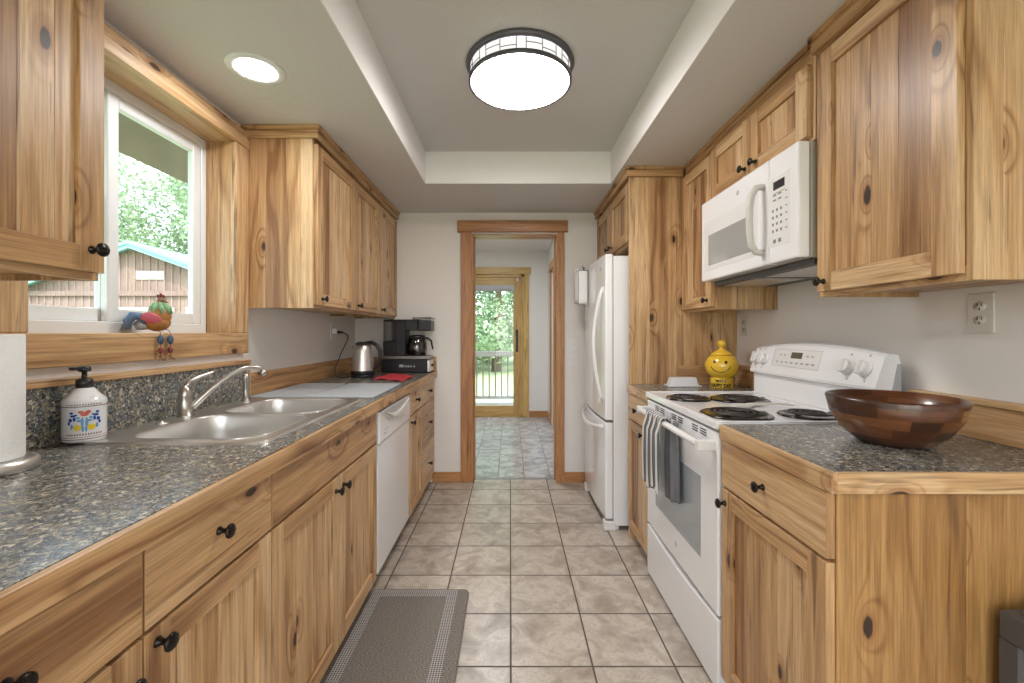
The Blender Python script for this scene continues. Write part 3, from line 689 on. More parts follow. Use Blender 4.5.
# oven door and drawer
b = B(); b.box(SXF, .734, SY_0+.004, SY_1-.004, .272, .893)
od = b.build('oven_door', 'white_enamel', t, bevel=.006, seg=3)
B().box(SXF-.0015, SXF+.01, 1.595, 2.09, .405, .705).build('window', 'oven_glass', od, bevel=.002)
emblem(od, (SXF-.0003, 1.84, .338), .010)
b = B()
for y0 in (1.55, 1.62, 1.76, 1.83, 1.97, 2.04):
    for z in (.862, .871, .880): b.box(SXF-.0012, SXF+.003, y0, y0+.052, z, z+.0038)
part_label(b.build('vent_slots', 'dark_gap', od), 'dark vent slots')
b = B(); hx = .655
b.tube([(hx, 1.50, .845), (hx, 2.185, .845)], .0145, 16, flat=.85)
for y in (1.495, 2.19): b.box(hx-.015, SXF+.002, y-.014, y+.014, .828, .862)
part_label(b.build('handle', 'white_plastic', od, bevel=.004, seg=2), 'white bar handle')
b = B()         # drawer with a bowed upper edge
n = 20; poly = [(SY_1-.004, .018), (SY_0+.004, .018)]
poly += [(SY_0+.004+(SY_1-SY_0-.008)*k/n, .262-.020*sin(pi*k/n)) for k in range(n+1)]
b.prism(poly, 'x', SXF, .734, 0); dr = b.build('storage_drawer', 'white_enamel', t, bevel=.004, seg=2)
b = B(); b.box(.7065, .733, SY_0-.006, SY_0+.003, .26, .90)

# towel over the oven handle
t = thing('dish_towel', 'grey and white striped dish towel hanging from the oven handle', 'towel', (.645, 1.86, .84))
def sheet(y0, y1, zb, x0, amp, seed, flare=0.0):
    def f(u, v):
        y = y0+(y1-y0)*u
        z = .864-(.864-zb-.03*sin(u*7+seed)*.5)*v
        k = min(1, v*5)
        x = x0-amp*(.5+.5*sin(u*22+seed+.8*sin(v*3)))*k
        y += .012*sin(u*22+1.2+seed)*k + flare*(v)*(u-.5)
        return (x, y, z)
    return f
b = B()
tf = lambda u, v: u
b.grid(sheet(1.835, 2.035, .545, .638, .020, 0, .02), 70, 30, tonefn=tf)
def over(u, v):
    a = pi*v; y = 1.835+.20*u; return (.655-.0185*cos(a)*1.0, y, .858+.0135*sin(a))
b.grid(over, 50, 10, tonefn=tf)
b.grid(sheet(1.765, 1.95, .535, .684, .016, 2.0, .05), 50, 30, tonefn=lambda u, v: .085+.05*u+(.075 if .30 < u < .42 or .72 < u < .82 else 0))  # back hang toned mostly dark: shade behind the handle painted into its stripes
b.build('cloth', 'towel_cloth', t, solid=.003, recalc=False)
# spoon rest
t0 = B(); t0.lathe([(0,0),(.030,0),(.036,.010),(.033,.010),(.028,.004),(0,.004)], (0,0,0), 'z', 28)
for i, v in enumerate(t0.v): t0.v[i] = (.945+v[0]*1.3, 1.772+v[1], tz+v[2])
t0.grid(lambda u, v: (.975+.16*u, 1.772+(-.5+v)*(.050-.015*u)-.02*u, tz+.008+.004*abs(v-.5)*2+.004*sin(u*3)), 12, 4)
tag(t0.build('spoon_rest', 'off_white', loc=(.95, 1.77, tz), solid=.002), 'pale glazed spoon rest lying between the stove burners', 'spoon rest')

# ---------------------------------------------------------------- microwave
MX, MY0, MY1, MZ0, MZ1 = .97, 1.466, 2.204, 1.487, 1.880
t = thing('microwave', 'white over-the-range microwave below the short wall cabinet', 'microwave', (1.15, 1.835, MZ0))
b = B(); b.box(MX+.045, XR-.002, MY0, MY1, MZ0, MZ1, 0); b.box(MX+.06, XR-.02, MY0+.01, MY1-.01, MZ0-.022, MZ0, 1)
b.build('body', ['appliance_side', 'bin_grey'], t, bevel=.003)
b = B()
for y0 in (1.50, 1.86):
    b.box(MX+.09, XR-.10, y0, y0+.30, MZ0-.0255, MZ0-.022)
b.build('grease_filter', 'steel', t, bevel=.001)
sp = 1.632
b = B(); b.box(MX, MX+.043, sp+.001, MY1, MZ0, MZ1); md = b.build('door', 'white_enamel', t, bevel=.007, seg=3)
b = B(); b.box(MX, MX+.043, MY0, sp-.001, MZ0, MZ1); mc = b.build('control_panel', 'white_enamel', t, bevel=.007, seg=3)
B().box(MX-.0008, MX+.005, 1.705, 2.165, 1.535, 1.775).build('window_frame', 'white_plastic', md, bevel=.001)
B().box(MX-.0016, MX+.005, 1.745, 2.125, 1.557, 1.705).build('window', 'micro_glass', md, bevel=.001)
emblem(md, (MX-.0003, 1.855, 1.828), .010)
b = B(); b.tube([(MX, 1.665, 1.790), (MX-.028, 1.667, 1.786), (MX-.044, 1.669, 1.755), (MX-.050, 1.669, 1.71), (MX-.052, 1.669, 1.66), (MX-.050, 1.669, 1.61), (MX-.044, 1.669, 1.565), (MX-.028, 1.667, 1.540), (MX, 1.665, 1.536)], .0125, 14)
part_label(b.build('handle', 'off_white', md), 'pale bow handle')
b = B(); b.box(MX-.001, MX+.003, 1.505, 1.63, 1.545, 1.80); pp = b.build('keypad', 'white_plastic', mc, bevel=.0008)
B().box(MX-.002, MX, 1.535, 1.60, 1.752, 1.782).build('display', 'black_plastic', pp)
b = B()
for r_ in range(4):
    for c_ in range(3): b.box(MX-.0016, MX, 1.550+c_*.024, 1.560+c_*.024, 1.598+r_*.025, 1.608+r_*.025)
for r_ in range(6): b.box(MX-.0016, MX, 1.520, 1.531, 1.60+r_*.026, 1.604+r_*.026)
for r_ in range(2):
    for c_ in range(2): b.box(MX-.0016, MX, 1.553+c_*.03, 1.572+c_*.03, 1.712+r_*.018, 1.718+r_*.018)
for y in (1.555, 1.585): b.box(MX-.0016, MX, y, y+.016, 1.558, 1.572)
b.box(MX-.0016, MX, 1.535, 1.60, 1.738, 1.740)
b.build('printed_keys', 'grey_print', pp)

# ---------------------------------------------------------------- refrigerator
FY0, FY1, FZ = 2.70, 3.44, 1.722
t = thing('refrigerator', 'white bottom freezer refrigerator beside the tall hickory panel', 'refrigerator', (1.0, 3.07, 0))
b = B(); b.box(.645, 1.33, FY0+.004, FY1-.004, .03, FZ-.012)
b.build('body', 'white_enamel', t, bevel=.004)
b = B(); b.box(.648, .68, FY0+.01, FY1-.01, .0, .10); b.box(.585, .66, FY0-.0, FY0+.06, 0.0, .058); b.box(.585, .66, FY1-.06, FY1, 0.0, .058)
b.build('base_grille', 'white_plastic', t, bevel=.006)
def fdoor(z0, z1, nm):
    b = B(); n = 16; poly = [(.640, FY1), (.640, FY0)]
    for k in range(n+1):
        u = k/n; poly.append((.592-.014*sin(pi*u), FY0+(FY1-FY0)*u))
    b.prism([(x, y) for x, y in poly], 'z', z0, z1, 0); return b.build(nm, 'white_enamel', t, bevel=.008, seg=3)
fd = fdoor(.688, FZ, 'upper_door'); fz = fdoor(.075, .672, 'freezer_drawer')
b = B(); b.box(.640, .645, FY0+.01, FY1-.01, .075, FZ-.01); b.build('door_seal', 'light_grey', t)
b = B(); pts = []
for k in range(21):
    u = k/20; pts.append((.592-.062*sin(pi*u)**.75, FY0+.055, .80+.72*u))
b.tube(pts, .0125, 12); b.build('handle', 'white_plastic', fd)
b = B(); pts = []
for k in range(17):
    u = k/16; pts.append((.588-.050*sin(pi*u)**.5, FY0+.05+(FY1-FY0-.10)*u, .640-.03*sin(pi*u)))
b.tube(pts, .012, 12); b.build('handle', 'white_plastic', fz)
B().lathe([(0,0),(0,.002),(.014,.002),(.014,0)], (.586, 2.82, 1.645), '-x', 20, sy=.6).build('emblem', 'grey_print', fd)
# bundle clipped to the refrigerator
t = thing('paper_bundle', 'white paper bundle hanging from a dark clip on the refrigerator door', 'papers', (.56, 3.29, 1.45))
b = B()
b.box(.512, .566, 3.225, 3.335, 1.45, 1.69); b.box(.528, .556, 3.218, 3.225, 1.46, 1.685)
for k in (0, 5): b.grid(lambda u, v, k=k: (.571-.014*k-.004*sin(u*3+k), 3.22+.12*u+.004*k, 1.43+.012*(k % 3)+.26*v), 4, 6)
b.build('sheets', 'paper', t, solid=.003)
b = B(); b.box(.50, .583, 3.27, 3.33, 1.690, 1.70); b.tube([(.56, 3.27, 1.70), (.545, 3.27, 1.725), (.55, 3.27, 1.735)], .003); b.tube([(.56, 3.31, 1.70), (.565, 3.31, 1.73)], .003)
b.build('clip', 'black_plastic', t)

# ---------------------------------------------------------------- dishwasher
t = thing('dishwasher', 'white dishwasher between the sink cabinet and the narrow cabinet', 'dishwasher', (-.95, 2.37, 0))
y0, y1 = 2.052, 2.684
b = B(); b.box(XL+.05, LB-.01, y0, y1, .09, .862, 0); b.box(LB-.10, LB-.08, y0, y1, 0, .09, 1); b.build('body', ['appliance_side', 'bin_grey'], t)
dd = B().box(LB-.01, LX-.002, y0+.004, y1-.004, .088, .700).build('door', 'white_enamel', t, bevel=.004, seg=2)
cp = B().box(LB-.01, LX+.006, y0+.004, y1-.004, .704, .855).build('control_panel', 'white_enamel', t, bevel=.006, seg=2)
b = B(); ym = (y0+y1)/2; poly = [(ym-.24+.48*k/20, .842-.055*sin(pi*k/20)) for k in range(21)]+[(ym+.24-.48*k/20, .842-.036*sin(pi*k/20)) for k in range(1, 20)]
b.prism(poly, 'x', LX+.006, LX+.020, 0); b.build('handle', 'white_plastic', cp, bevel=.003, seg=2)
b = B(); b.prism([(ym-.23+.46*k/20, .841-.035*sin(pi*k/20)) for k in range(21)], 'x', LX+.0055, LX+.0068, 0); b.build('recess_shade', 'light_grey', cp)  # flat grey crescent, the scoop's shade put in as colour
b = B()
for y in (2.14, 2.18, 2.45, 2.49, 2.53): b.box(LX+.006, LX+.0072, y, y+.022, .752, .757)
b.box(LX+.006, LX+.0072, 2.12, 2.17, .735, .738); b.build('buttons', 'grey_print', cp)

# ---------------------------------------------------------------- sink, faucet
t = thing('sink', 'double bowl stainless steel sink set into the worktop', 'sink', (-.96, 1.62, LZ))
RZs = LZ+.007
outer = rrect(SX0, SX1, SY0, SY1, .045, 6)
bowls = [rrect(-1.115, -.722, 1.240, 1.612, .085, 8), rrect(-1.115, -.722, 1.642, 2.003, .085, 8)]
me = bpy.data.meshes.new('deck'); bm = bmesh.new(); edges = []
L = root_loc(t)
for loop, rev in [(outer, 0)] + [(q, 1) for q in bowls]:
    vv = [bm.verts.new((x-L.x, y-L.y, RZs-L.z)) for x, y in loop]
    edges += [bm.edges.new((vv[i], vv[(i+1) % len(vv)])) for i in range(len(vv))]
bmesh.ops.triangle_fill(bm, use_beauty=True, use_dissolve=False, edges=edges)
o_ = rrect(SX0-.004, SX1+.004, SY0-.004, SY1+.004, .047, 6)
a_ = [bm.verts.new((x-L.x, y-L.y, RZs-L.z)) for x, y in outer]; c_ = [bm.verts.new((x-L.x, y-L.y, LZ+.0002-L.z)) for x, y in o_]
for i in range(len(a_)): bm.faces.new((a_[i], a_[(i+1) % len(a_)], c_[(i+1) % len(a_)], c_[i]))
bmesh.ops.remove_doubles(bm, verts=bm.verts, dist=1e-5); bmesh.ops.recalc_face_normals(bm, faces=bm.faces)
bm.to_mesh(me); bm.free(); me.materials.append(MAT['steel'])
o = bpy.data.objects.new('deck', me); COL.objects.link(o); o.parent = t
for bi, q in enumerate(bowls):
    b = B(); cx_ = sum(p[0] for p in q)/len(q); cy_ = sum(p[1] for p in q)/len(q); n = len(q)
    lev = [(1.0, .0), (1.006, .003), (.995, -.001), (.985, -.008), (.97, -.06), (.95, -.13), (.90, -.158), (.80, -.170), (.30, -.175), (.11, -.176)]
    vs = []; fs = []
    for sc_, dz in lev: vs += [(cx_+(x-cx_)*sc_, cy_+(y-cy_)*sc_, RZs+dz) for x, y in q]
    for k in range(len(lev)-1):
        for i in range(n): fs.append((k*n+i, k*n+(i+1) % n, (k+1)*n+(i+1) % n, (k+1)*n+i))
    b.add(vs, fs, 0, smooth=True); bo = b.build('bowl', 'steel', t, recalc=False)
    B().lathe([(0,.0),(.02,.0),(.03,.004),(.043,.006),(.045,.0),(.04,-.004),(0,-.004)], (cx_, cy_, RZs-.177), 'z', 28).build('drain', 'steel_dark', bo)
t = thing('faucet', 'brushed nickel faucet with arching spout behind the sink divider', 'faucet', (-1.178, 1.60, RZs))
fx, fy = -1.183, 1.585
b = B(); b.lathe([(0,0),(.026,0),(.026,.004),(.0225,.006),(.0215,.07),(.0225,.076),(.022,.082),(.017,.100),(.008,.112),(0,.114)], (fx, fy, RZs), 'z', 32); b.build('body', 'nickel', t)
b = B(); b.tube([(fx, fy, RZs+.100), (fx+.006, fy+.012, RZs+.122), (fx+.020, fy+.045, RZs+.138), (fx+.036, fy+.085, RZs+.150), (fx+.046, fy+.11, RZs+.158)], [.012, .010, .008, .0075, .0055], 12); b.build('lever', 'nickel', t)
P0 = Vector((fx+.015, fy+.01, RZs+.028)); P1 = Vector((fx+.075, fy+.05, RZs+.11)); P2 = Vector((fx+.14, fy+.11, RZs+.195)); P3 = Vector((fx+.185, fy+.165, RZs+.158))
pts = [((1-u)**3*P0+3*(1-u)**2*u*P1+3*(1-u)*u*u*P2+u**3*P3) for u in [k/18 for k in range(19)]]
pts.append(P3+Vector((.003, .003, -.022)))
b = B(); b.tube(pts, [.013-.004*min(1, k/8) for k in range(20)], 14, flat=1.0); b.lathe([(0,0),(.0115,0),(.0115,.022),(0,.022)], P3+Vector((.003, .003, -.026)), 'z', 20); b.build('spout', 'nickel', t)
b = B(); b.lathe([(0,0),(.020,0),(.019,.005),(.012,.012),(.0105,.05),(.013,.09),(.016,.104),(.016,.112),(.010,.122),(0,.124)], (-1.175, 1.935, RZs), 'z', 24)
tag(b.build('side_sprayer', 'nickel', loc=(-1.175, 1.935, RZs)), 'short brushed nickel side sprayer beyond the faucet', 'sprayer')
b = B(); b.lathe([(0,0),(.019,0),(.018,.0035),(.006,.005),(.006,.009),(0,.0095)], (-1.165, 1.455, RZs), 'z', 24)
tag(b.build('hole_cover', 'steel', loc=(-1.165, 1.455, RZs)), 'small round metal hole cover on the sink ledge', 'hole cover')

# ---------------------------------------------------------------- things on the left worktop
# paper towels
px_, py_ = -1.165, .965
t = thing('paper_towel_holder', 'brushed steel paper towel stand on the near end of the worktop', 'paper towel holder', (px_, py_, LZ))
B().lathe([(0,0),(.082,0),(.085,.004),(.085,.020),(.080,.026),(0,.026)], (px_, py_, LZ), 'z', 48).build('base', 'steel', t, bevel=.001)
B().lathe([(0,.026),(.006,.026),(.006,.33),(.012,.335),(.012,.345),(0,.35)], (px_, py_, LZ), 'z', 16).build('rod', 'steel', t)
b = B(); b.lathe([(.02,.028),(.060,.028),(.061,.031),(.061,.304),(.060,.307),(.02,.307),(.02,.028)], (px_, py_, LZ), 'z', 48, smooth=True)
tag(b.build('paper_towel_roll', 'paper', loc=(px_, py_, LZ+.028)), 'white paper towel roll on the steel stand', 'paper towels')
# soap dispenser
sx_, sy_ = -1.208, 1.235; z0 = LZ+.0075
t = thing('soap_dispenser', 'white ceramic soap dispenser painted with blue and yellow flowers beside the sink', 'soap dispenser', (sx_, sy_, z0))
SZ = LZ+.0005
S_ = lambda p: p
b = B(); b.lathe([(0,0),(.040,0),(.043,.004),(.0435,.010),(.0435,.088),(.0445,.096),(.042,.104),(.030,.116),(.022,.126),(.018,.131),(0,.131)], (sx_, sy_, z0), 'z', 48); bo = b.build('bottle', 'ceramic', t)
def band(b, h, th, r=.0439, mat=0):
    b.lathe([(r-.001,h),(r,h),(r,h+th),(r-.001,h+th)], (sx_, sy_, z0), 'z', 48, mat)
b = B(); band(b, .0075, .0016); band(b, .087, .0018, .0441); band(b, .013, .001); b.build('painted_band', 'glaze_brown', bo)
facing = math.atan2(-sy_, -sx_)      # towards the room in front
def deco(pts, r_, mat, nm='painted_flower'):
    b = B()
    for a, h, ra, rh in pts:
        aa = facing+a/.044; cx_ = sx_+.0437*cos(aa); cy_ = sy_+.0437*sin(aa)
        n_ = Vector((cos(aa), sin(aa), 0)); tt = Vector((-sin(aa), cos(aa), 0)); vs = [Vector((cx_, cy_, z0+h))+n_*.0008]
        for k in range(12):
            an = 2*pi*k/12; du = ra*cos(an); a2 = aa+du/.044
            vs.append(Vector((sx_+.0441*cos(a2), sy_+.0441*sin(a2), z0+h+rh*sin(an))))
        b.add(vs, [(0, k+1, (k+1) % 12+1) for k in range(12)])
    b.build(nm, mat, bo, solid=.0003, recalc=False)
deco([(-.013, .037, .008, .0075), (.013, .037, .008, .0075)], 0, 'glaze_yellow')
deco([(0, .070, .008, .006), (-.007, .075, .005, .004), (.007, .075, .005, .004)], 0, 'glaze_red')
deco([(s*a, h, ra, rh) for s in (-1, 1) for a, h, ra, rh in ((.022, .066, .006, .003), (.027, .056, .004, .005), (.025, .073, .004, .003), (.030, .048, .003, .004), (.019, .058, .003, .005), (.016, .068, .003, .002))], 0, 'glaze_blue')
deco([(s*a, h, ra, rh) for s in (-1, 1) for a, h, ra, rh in ((.004, .050, .003, .012), (.009, .054, .006, .003), (.024, .040, .003, .006), (.012, .061, .004, .003), (.003, .034, .0025, .008))], 0, 'glaze_sky')
deco([(-.034+.0052*k, .020, .0016, .0022) for k in range(14)] + [(-.034+.0052*k, .0925, .0014, .0016) for k in range(14)], 0, 'glaze_brown', 'painted_lettering_band')
deco([(s*.012, .1105, .004, .0) for s in (-1, 1)], 0, 'glaze_blue')
b = B(); b.lathe([(0,.131),(.0175,.131),(.0175,.150),(.013,.153),(.006,.154),(.0055,.170),(.013,.172),(.013,.181),(.009,.184),(0,.184)], (sx_, sy_, z0), 'z', 28)
b.box(sx_-.008, sx_+.004, sy_-.032, sy_, z0+.176, z0+.183)
part_label(b.build('pump', 'black_plastic', t), 'black pump top'); t.scale = (1.10, 1.10, 1.13)
# drying mats
def slab_mat(x0, x1, y0, y1, label, skew=0):
    b = B(); b.prism([(x0, y0), (x1+skew, y0), (x1, y1), (x0-skew*0, y1)], 'z', LZ+.0005, LZ+.010, 0)
    tag(b.build('drying_mat', 'trivet', bevel=.002, loc=((x0+x1)/2, (y0+y1)/2, LZ)), label, 'drying mat')
slab_mat(-1.235, -.985, 2.06, 2.60, 'flat grey drying mat against the wall beyond the sink', .02)
slab_mat(-.960, -.655, 2.06, 2.60, 'flat grey drying mat at the counter edge beyond the sink', .012)
# kettle
kx, ky = -1.035, 3.06
t = thing('kettle', 'stainless steel electric kettle with black handle beside the coffee maker', 'kettle', (kx, ky, LZ))
B().lathe([(0,0),(.080,0),(.082,.004),(.082,.016),(.078,.020),(0,.020)], (kx, ky, LZ+.0005), 'z', 36).build('power_base', 'black_plastic', t)
B().lathe([(0,.021),(.078,.021),(.080,.028),(.080,.045),(.0785,.048),(0,.048)], (kx, ky, LZ), 'z', 36).build('lower_ring', 'black_plastic', t)
B().lathe([(.0785,.0482),(.077,.06),(.072,.12),(.063,.19),(.058,.222),(.050,.228),(0,.228)], (kx, ky, LZ), 'z', 40).build('jug', 'steel', t)
B().lathe([(.0,.2285),(.052,.2285),(.050,.240),(.03,.247),(0,.248)], (kx, ky, LZ), 'z', 32).build('lid', 'black_plastic', t)
b = B(); b.tube([(kx+.02, ky, LZ+.240), (kx+.06, ky, LZ+.243), (kx+.10, ky, LZ+.225), (kx+.122, ky, LZ+.18), (kx+.120, ky, LZ+.12), (kx+.100, ky, LZ+.075), (kx+.078, ky, LZ+.055)], [.012, .013, .014, .014, .013, .011, .008], 12); b.build('handle', 'black_plastic', t)
b = B(); b.add([(kx-.055, ky-.018, LZ+.225), (kx-.055, ky+.018, LZ+.225), (kx-.085, ky, LZ+.222), (kx-.062, ky, LZ+.185)], [(0,1,2),(0,2,3),(1,3,2),(0,3,1)]); b.build('pour_spout', 'steel', t)
# outlet, plug, cords
def outlet(nm, c, s, label, twin=True, mat='wall_plate'):
    x, y, z = c; t = thing(nm, label, 'outlet', c)
    B().box(x, x-s*.006, y-.036, y+.036, z-.058, z+.058).build('plate', mat, t, bevel=.003, seg=2)
    b = B(); d = B()
    for dz in (-.020, .020):
        b.lathe([(0,.006),(0,.0082),(.0165,.0082),(.0165,.006)], (x, y, z+dz), '-x' if s > 0 else 'x', 24, sx=.82 if True else 1)
        for dy in (-.006, .006): d.box(x-s*.0081, x-s*.0088, y+dy-.0012, y+dy+.0012, z+dz+.000, z+dz+.009)
        d.lathe([(0,.0081),(0,.0088),(.0026,.0088),(.0026,.0081)], (x, y, z+dz-.008), '-x' if s > 0 else 'x', 12)
    b.build('socket', mat, t); d.build('slots', 'dark_gap', t)
    return t
outlet('wall_outlet', (XR, 1.253, 1.287), 1, 'beige double outlet on the wall beneath the large knotty cabinet')
outlet('wall_outlet', (XR, 2.520, 1.270), 1, 'beige double outlet on the wall behind the cookie jar')
outlet('wall_outlet', (XL, 3.13, 1.245), -1, 'white outlet with the kettle plug behind the kettle', mat='white_plastic')
b = B(); b.box(XL+.0085, XL+.045, 3.10, 3.135, 1.222, 1.262)
tag(b.build('plug_adapter', 'white_plastic', bevel=.004, seg=2, loc=(XL+.008, 3.12, 1.22)), 'white plug adapter in the outlet behind the kettle', 'adapter')
t = thing('power_cord', 'black kettle cord drooping from the outlet to the worktop', 'cord', (XL+.05, 3.08, 1.0))
b = B(); b.tube([(XL+.046, 3.118, 1.235), (XL+.085, 3.11, 1.235)], [.011, .007], 10); b.build('plug', 'black_plastic', t)
def bez(pp, n=24):
    pp = [Vector(p) for p in pp]; out = []
    for i in range(len(pp)-1):
        p0, p1, p2, p3 = pp[max(i-1, 0)], pp[i], pp[i+1], pp[min(i+2, len(pp)-1)]
        for k in range(8):
            u = k/8; out.append(.5*((2*p1)+(-p0+p2)*u+(2*p0-5*p1+4*p2-p3)*u*u+(-p0+3*p1-3*p2+p3)*u**3))
    return out+[pp[-1]]
b = B(); b.tube(bez([(XL+.08, 3.11, 1.235), (XL+.13, 3.09, 1.20), (XL+.10, 3.03, 1.08), (XL+.075, 2.99, .97), (XL+.11, 2.98, LZ+.005), (kx-.085, 3.04, LZ+.006)]), .0035, 8); b.build('cable', 'black_plastic', t)
# coffee pod drawer and coffee maker
t = thing('pod_drawer', 'black coffee drawer with silver front beneath the coffee maker', 'coffee drawer', (-.81, 3.455, LZ))
cy0, cy1 = 3.375, 3.545
B().box(-1.0, -.645, cy0, cy1, LZ+.004, LZ+.105).build('case', 'black_plastic', t, bevel=.004)
b = B(); b.box(-.6445, -.622, cy0+.004, cy1-.004, LZ+.008, LZ+.100); df = b.build('drawer', 'steel', t, bevel=.004)
B().lathe([(0,0),(.011,0),(.011,.012),(0,.013)], (-.622, 3.46, LZ+.055), 'x', 20).build('knob', 'black_plastic', df)
b = B()
vs, fs = text_geo('K', .03)
for x, w_, h in ((-.86, .035, .026), (-.815, .012, .018), (-.795, .012, .018), (-.775, .012, .016), (-.75, .012, .016)): b.box(x, x+w_, cy0-.0008, cy0, LZ+.045, LZ+.045+h*.75)
part_label(b.build('printed_marks', 'light_grey', t), 'pale printed marks')
b = B()
for x in (-.98, -.67):
    for y in (cy0+.02, cy1-.02): b.lathe([(0,0),(.008,0),(.008,.005),(0,.005)], (x, y, LZ), 'z', 12)
b.build('foot', 'rubber', t)
z0 = LZ+.105
t = thing('coffee_maker', 'black drip coffee maker with glass carafe in the far corner', 'coffee maker', (-.78, 3.46, z0))
b = B(); b.box(-.985, -.625, cy0, cy1, z0, z0+.028, 1); b.build('base', ['steel_dark', 'steel_dark'], t, bevel=.004)
b = B(); b.box(-.985, -.885, cy0+.004, cy1, z0+.028, z0+.14); b.box(-.915, -.885, cy0+.004, cy1, z0+.14, z0+.298); b.box(-.885, -.815, cy0+.004, cy1, z0+.028, z0+.298)
b.box(-.985, -.72, cy0+.004, cy1, z0+.298, z0+.310); b.box(-.815, -.72, cy0+.004, cy1, z0+.225, z0+.298); b.build('body', 'black_plastic', t, bevel=.004)
b = B(); b.box(-.983, -.917, cy0+.006, cy1-.002, z0+.141, z0+.297); part_label(b.build('water_tank', 'smoke_glass', t), 'clear water tank')
b = B(); b.box(-.719, -.615, cy0+.006, cy1, z0+.222, z0+.306); b.build('brew_head', 'black_plastic', t, bevel=.01, seg=3)
b = B(); b.box(-.76, -.612, cy0+.01, cy1-.005, z0+.311, z0+.328); b.build('lid', 'smoke_glass', t, bevel=.003)
px2 = -.738; b = B(); b.lathe([(0,.030),(.066,.030),(.071,.036),(.078,.080),(.076,.120),(.064,.160),(.060,.166)], (px2, 3.455, z0), 'z', 36); cf_ = b.build('carafe', 'smoke_glass', t, solid=.002)
b = B(); b.lathe([(.061,.162),(.066,.162),(.066,.178),(.055,.190),(0,.192)], (px2, 3.455, z0), 'z', 36); b.tube([(px2+.05, 3.445, z0+.160), (px2+.085, 3.44, z0+.165), (px2+.115, 3.44, z0+.145), (px2+.128, 3.44, z0+.075)], [.009, .009, .009, .006], 10); b.tube([(px2+.052, 3.44, z0+.15), (px2+.066, 3.43, z0+.085)], .004, 8)
b.build('carafe_handle', 'black_plastic', cf_)
# red cloth
b = B(); b.grid(lambda u, v: (-.905+.225*u+.03*v*0, 2.88+.33*v-.10*u+.02*sin(u*5), LZ+.004+.006*sin(u*6+v*4)**2+.010*max(0, .25-abs(u-.35))*v*2), 20, 20)
tag(b.build('red_cloth', 'red_cloth', loc=(-.79, 3.0, LZ), solid=.004, recalc=False), 'folded red cloth lying in front of the kettle and coffee maker', 'cloth')

# ---------------------------------------------------------------- rooster on the sill
t = thing('rooster_figurine', 'painted rooster figurine sitting on the window sill with dangling beaded legs', 'figurine', (-1.29, 1.59, 1.23))
dv = Vector((.80, .60, 0)).normalized(); sd_ = Vector((-dv.y, dv.x, 0)); base = Vector((-1.302, 1.600, 1.2305))
def rp(f, s, u): return base+(dv*f+sd_*s)*.98+Vector((0, 0, u*1.14))
b = B(); b.tube([rp(-.012, 0, .020), rp(.0, 0, .038), rp(.010, 0, .060), rp(.012, 0, .082), rp(.010, 0, .096), rp(.012, 0, .104)], [.030, .040, .038, .026, .018, .008], 20)
b.ball(rp(.004, 0, .034), .040, n=20, sc_=(1, 1, .84)); body = b.build('body', 'rust_body', t)
b = B()
for k in range(9):
    a = 2*pi*k/9; b.tube([rp(.011+.014*cos(a), .014*sin(a), .096), rp(.012+.027*cos(a), .027*sin(a), .080), rp(.012+.036*cos(a), .038*sin(a), .062)], [.006, .0085, .003], 8)
b.build('neck_feathers', 'feather_green', t)
b = B(); b.ball(rp(.014, 0, .104), .014, n=16); b.tube([rp(.024, 0, .103), rp(.038, 0, .099)], [.005, .001], 8); b.build('head', 'bronze', t)
b = B()
for f, u, r_ in ((.022, .118, .006), (.014, .122, .007), (.005, .119, .006), (.027, .090, .007), (.022, .084, .006)): b.ball(rp(f, 0, u), r_, n=12, sc_=(.7, .7, 1.2))
b.build('comb', 'bead_red', t)
for s_ in (-1, 1):
    b = B(); b.ball((0,0,0), 1, n=18)
    for i, v in enumerate(b.v): b.v[i] = tuple(rp(-.012+v[0]*.030-v[2]*.008, s_*.036+v[1]*.008, .046+v[2]*.018))
    b.build('wing', 'wing_pink', t)
b = B(); b.tube([rp(-.025, 0, .030), rp(-.045, 0, .026), rp(-.06, 0, .018)], [.022, .020, .012], 12); b.build('tail_root', 'feather_pale', t)
b = B()
for k in range(6):
    s0 = (k-2.5)*.009; b.tube([rp(-.025, s0*.5, .030), rp(-.045, s0, .052), rp(-.066, s0*1.2, .054), rp(-.080, s0*1.3, .034), rp(-.078, s0*1.3, .010)], [.012, .015, .015, .012, .005], 10)
b.build('tail', 'feather_blue', t)
for k, s0 in enumerate((-.022, .022)):
    q = Vector((-1.239, 1.565+s0, 0)); c = lambda z: (q.x, q.y, z)
    b = B(); b.tube([rp(.03, -s0*.6, .012), (q.x-.004, q.y, 1.238), c(1.228), c(1.136)], .0014, 6); lg = b.build('leg', 'bronze', t)
    B().ball(c(1.206), .0105, n=14, sc_=(.95, .95, 1.7)).build('bead', 'bead_blue', lg)
    B().ball(c(1.168), .0095, n=14, sc_=(.95, .95, 1.2)).build('bead', 'bead_red', lg)
    b = B(); b.ball(c(1.148), .005, n=10)
    for a in (-.5, 0, .5): b.tube([c(1.142), (q.x+.020*cos(a-.5), q.y+.020*sin(a-.5), 1.1345)], [.004, .002], 8)
    b.build('foot', 'bronze', lg)

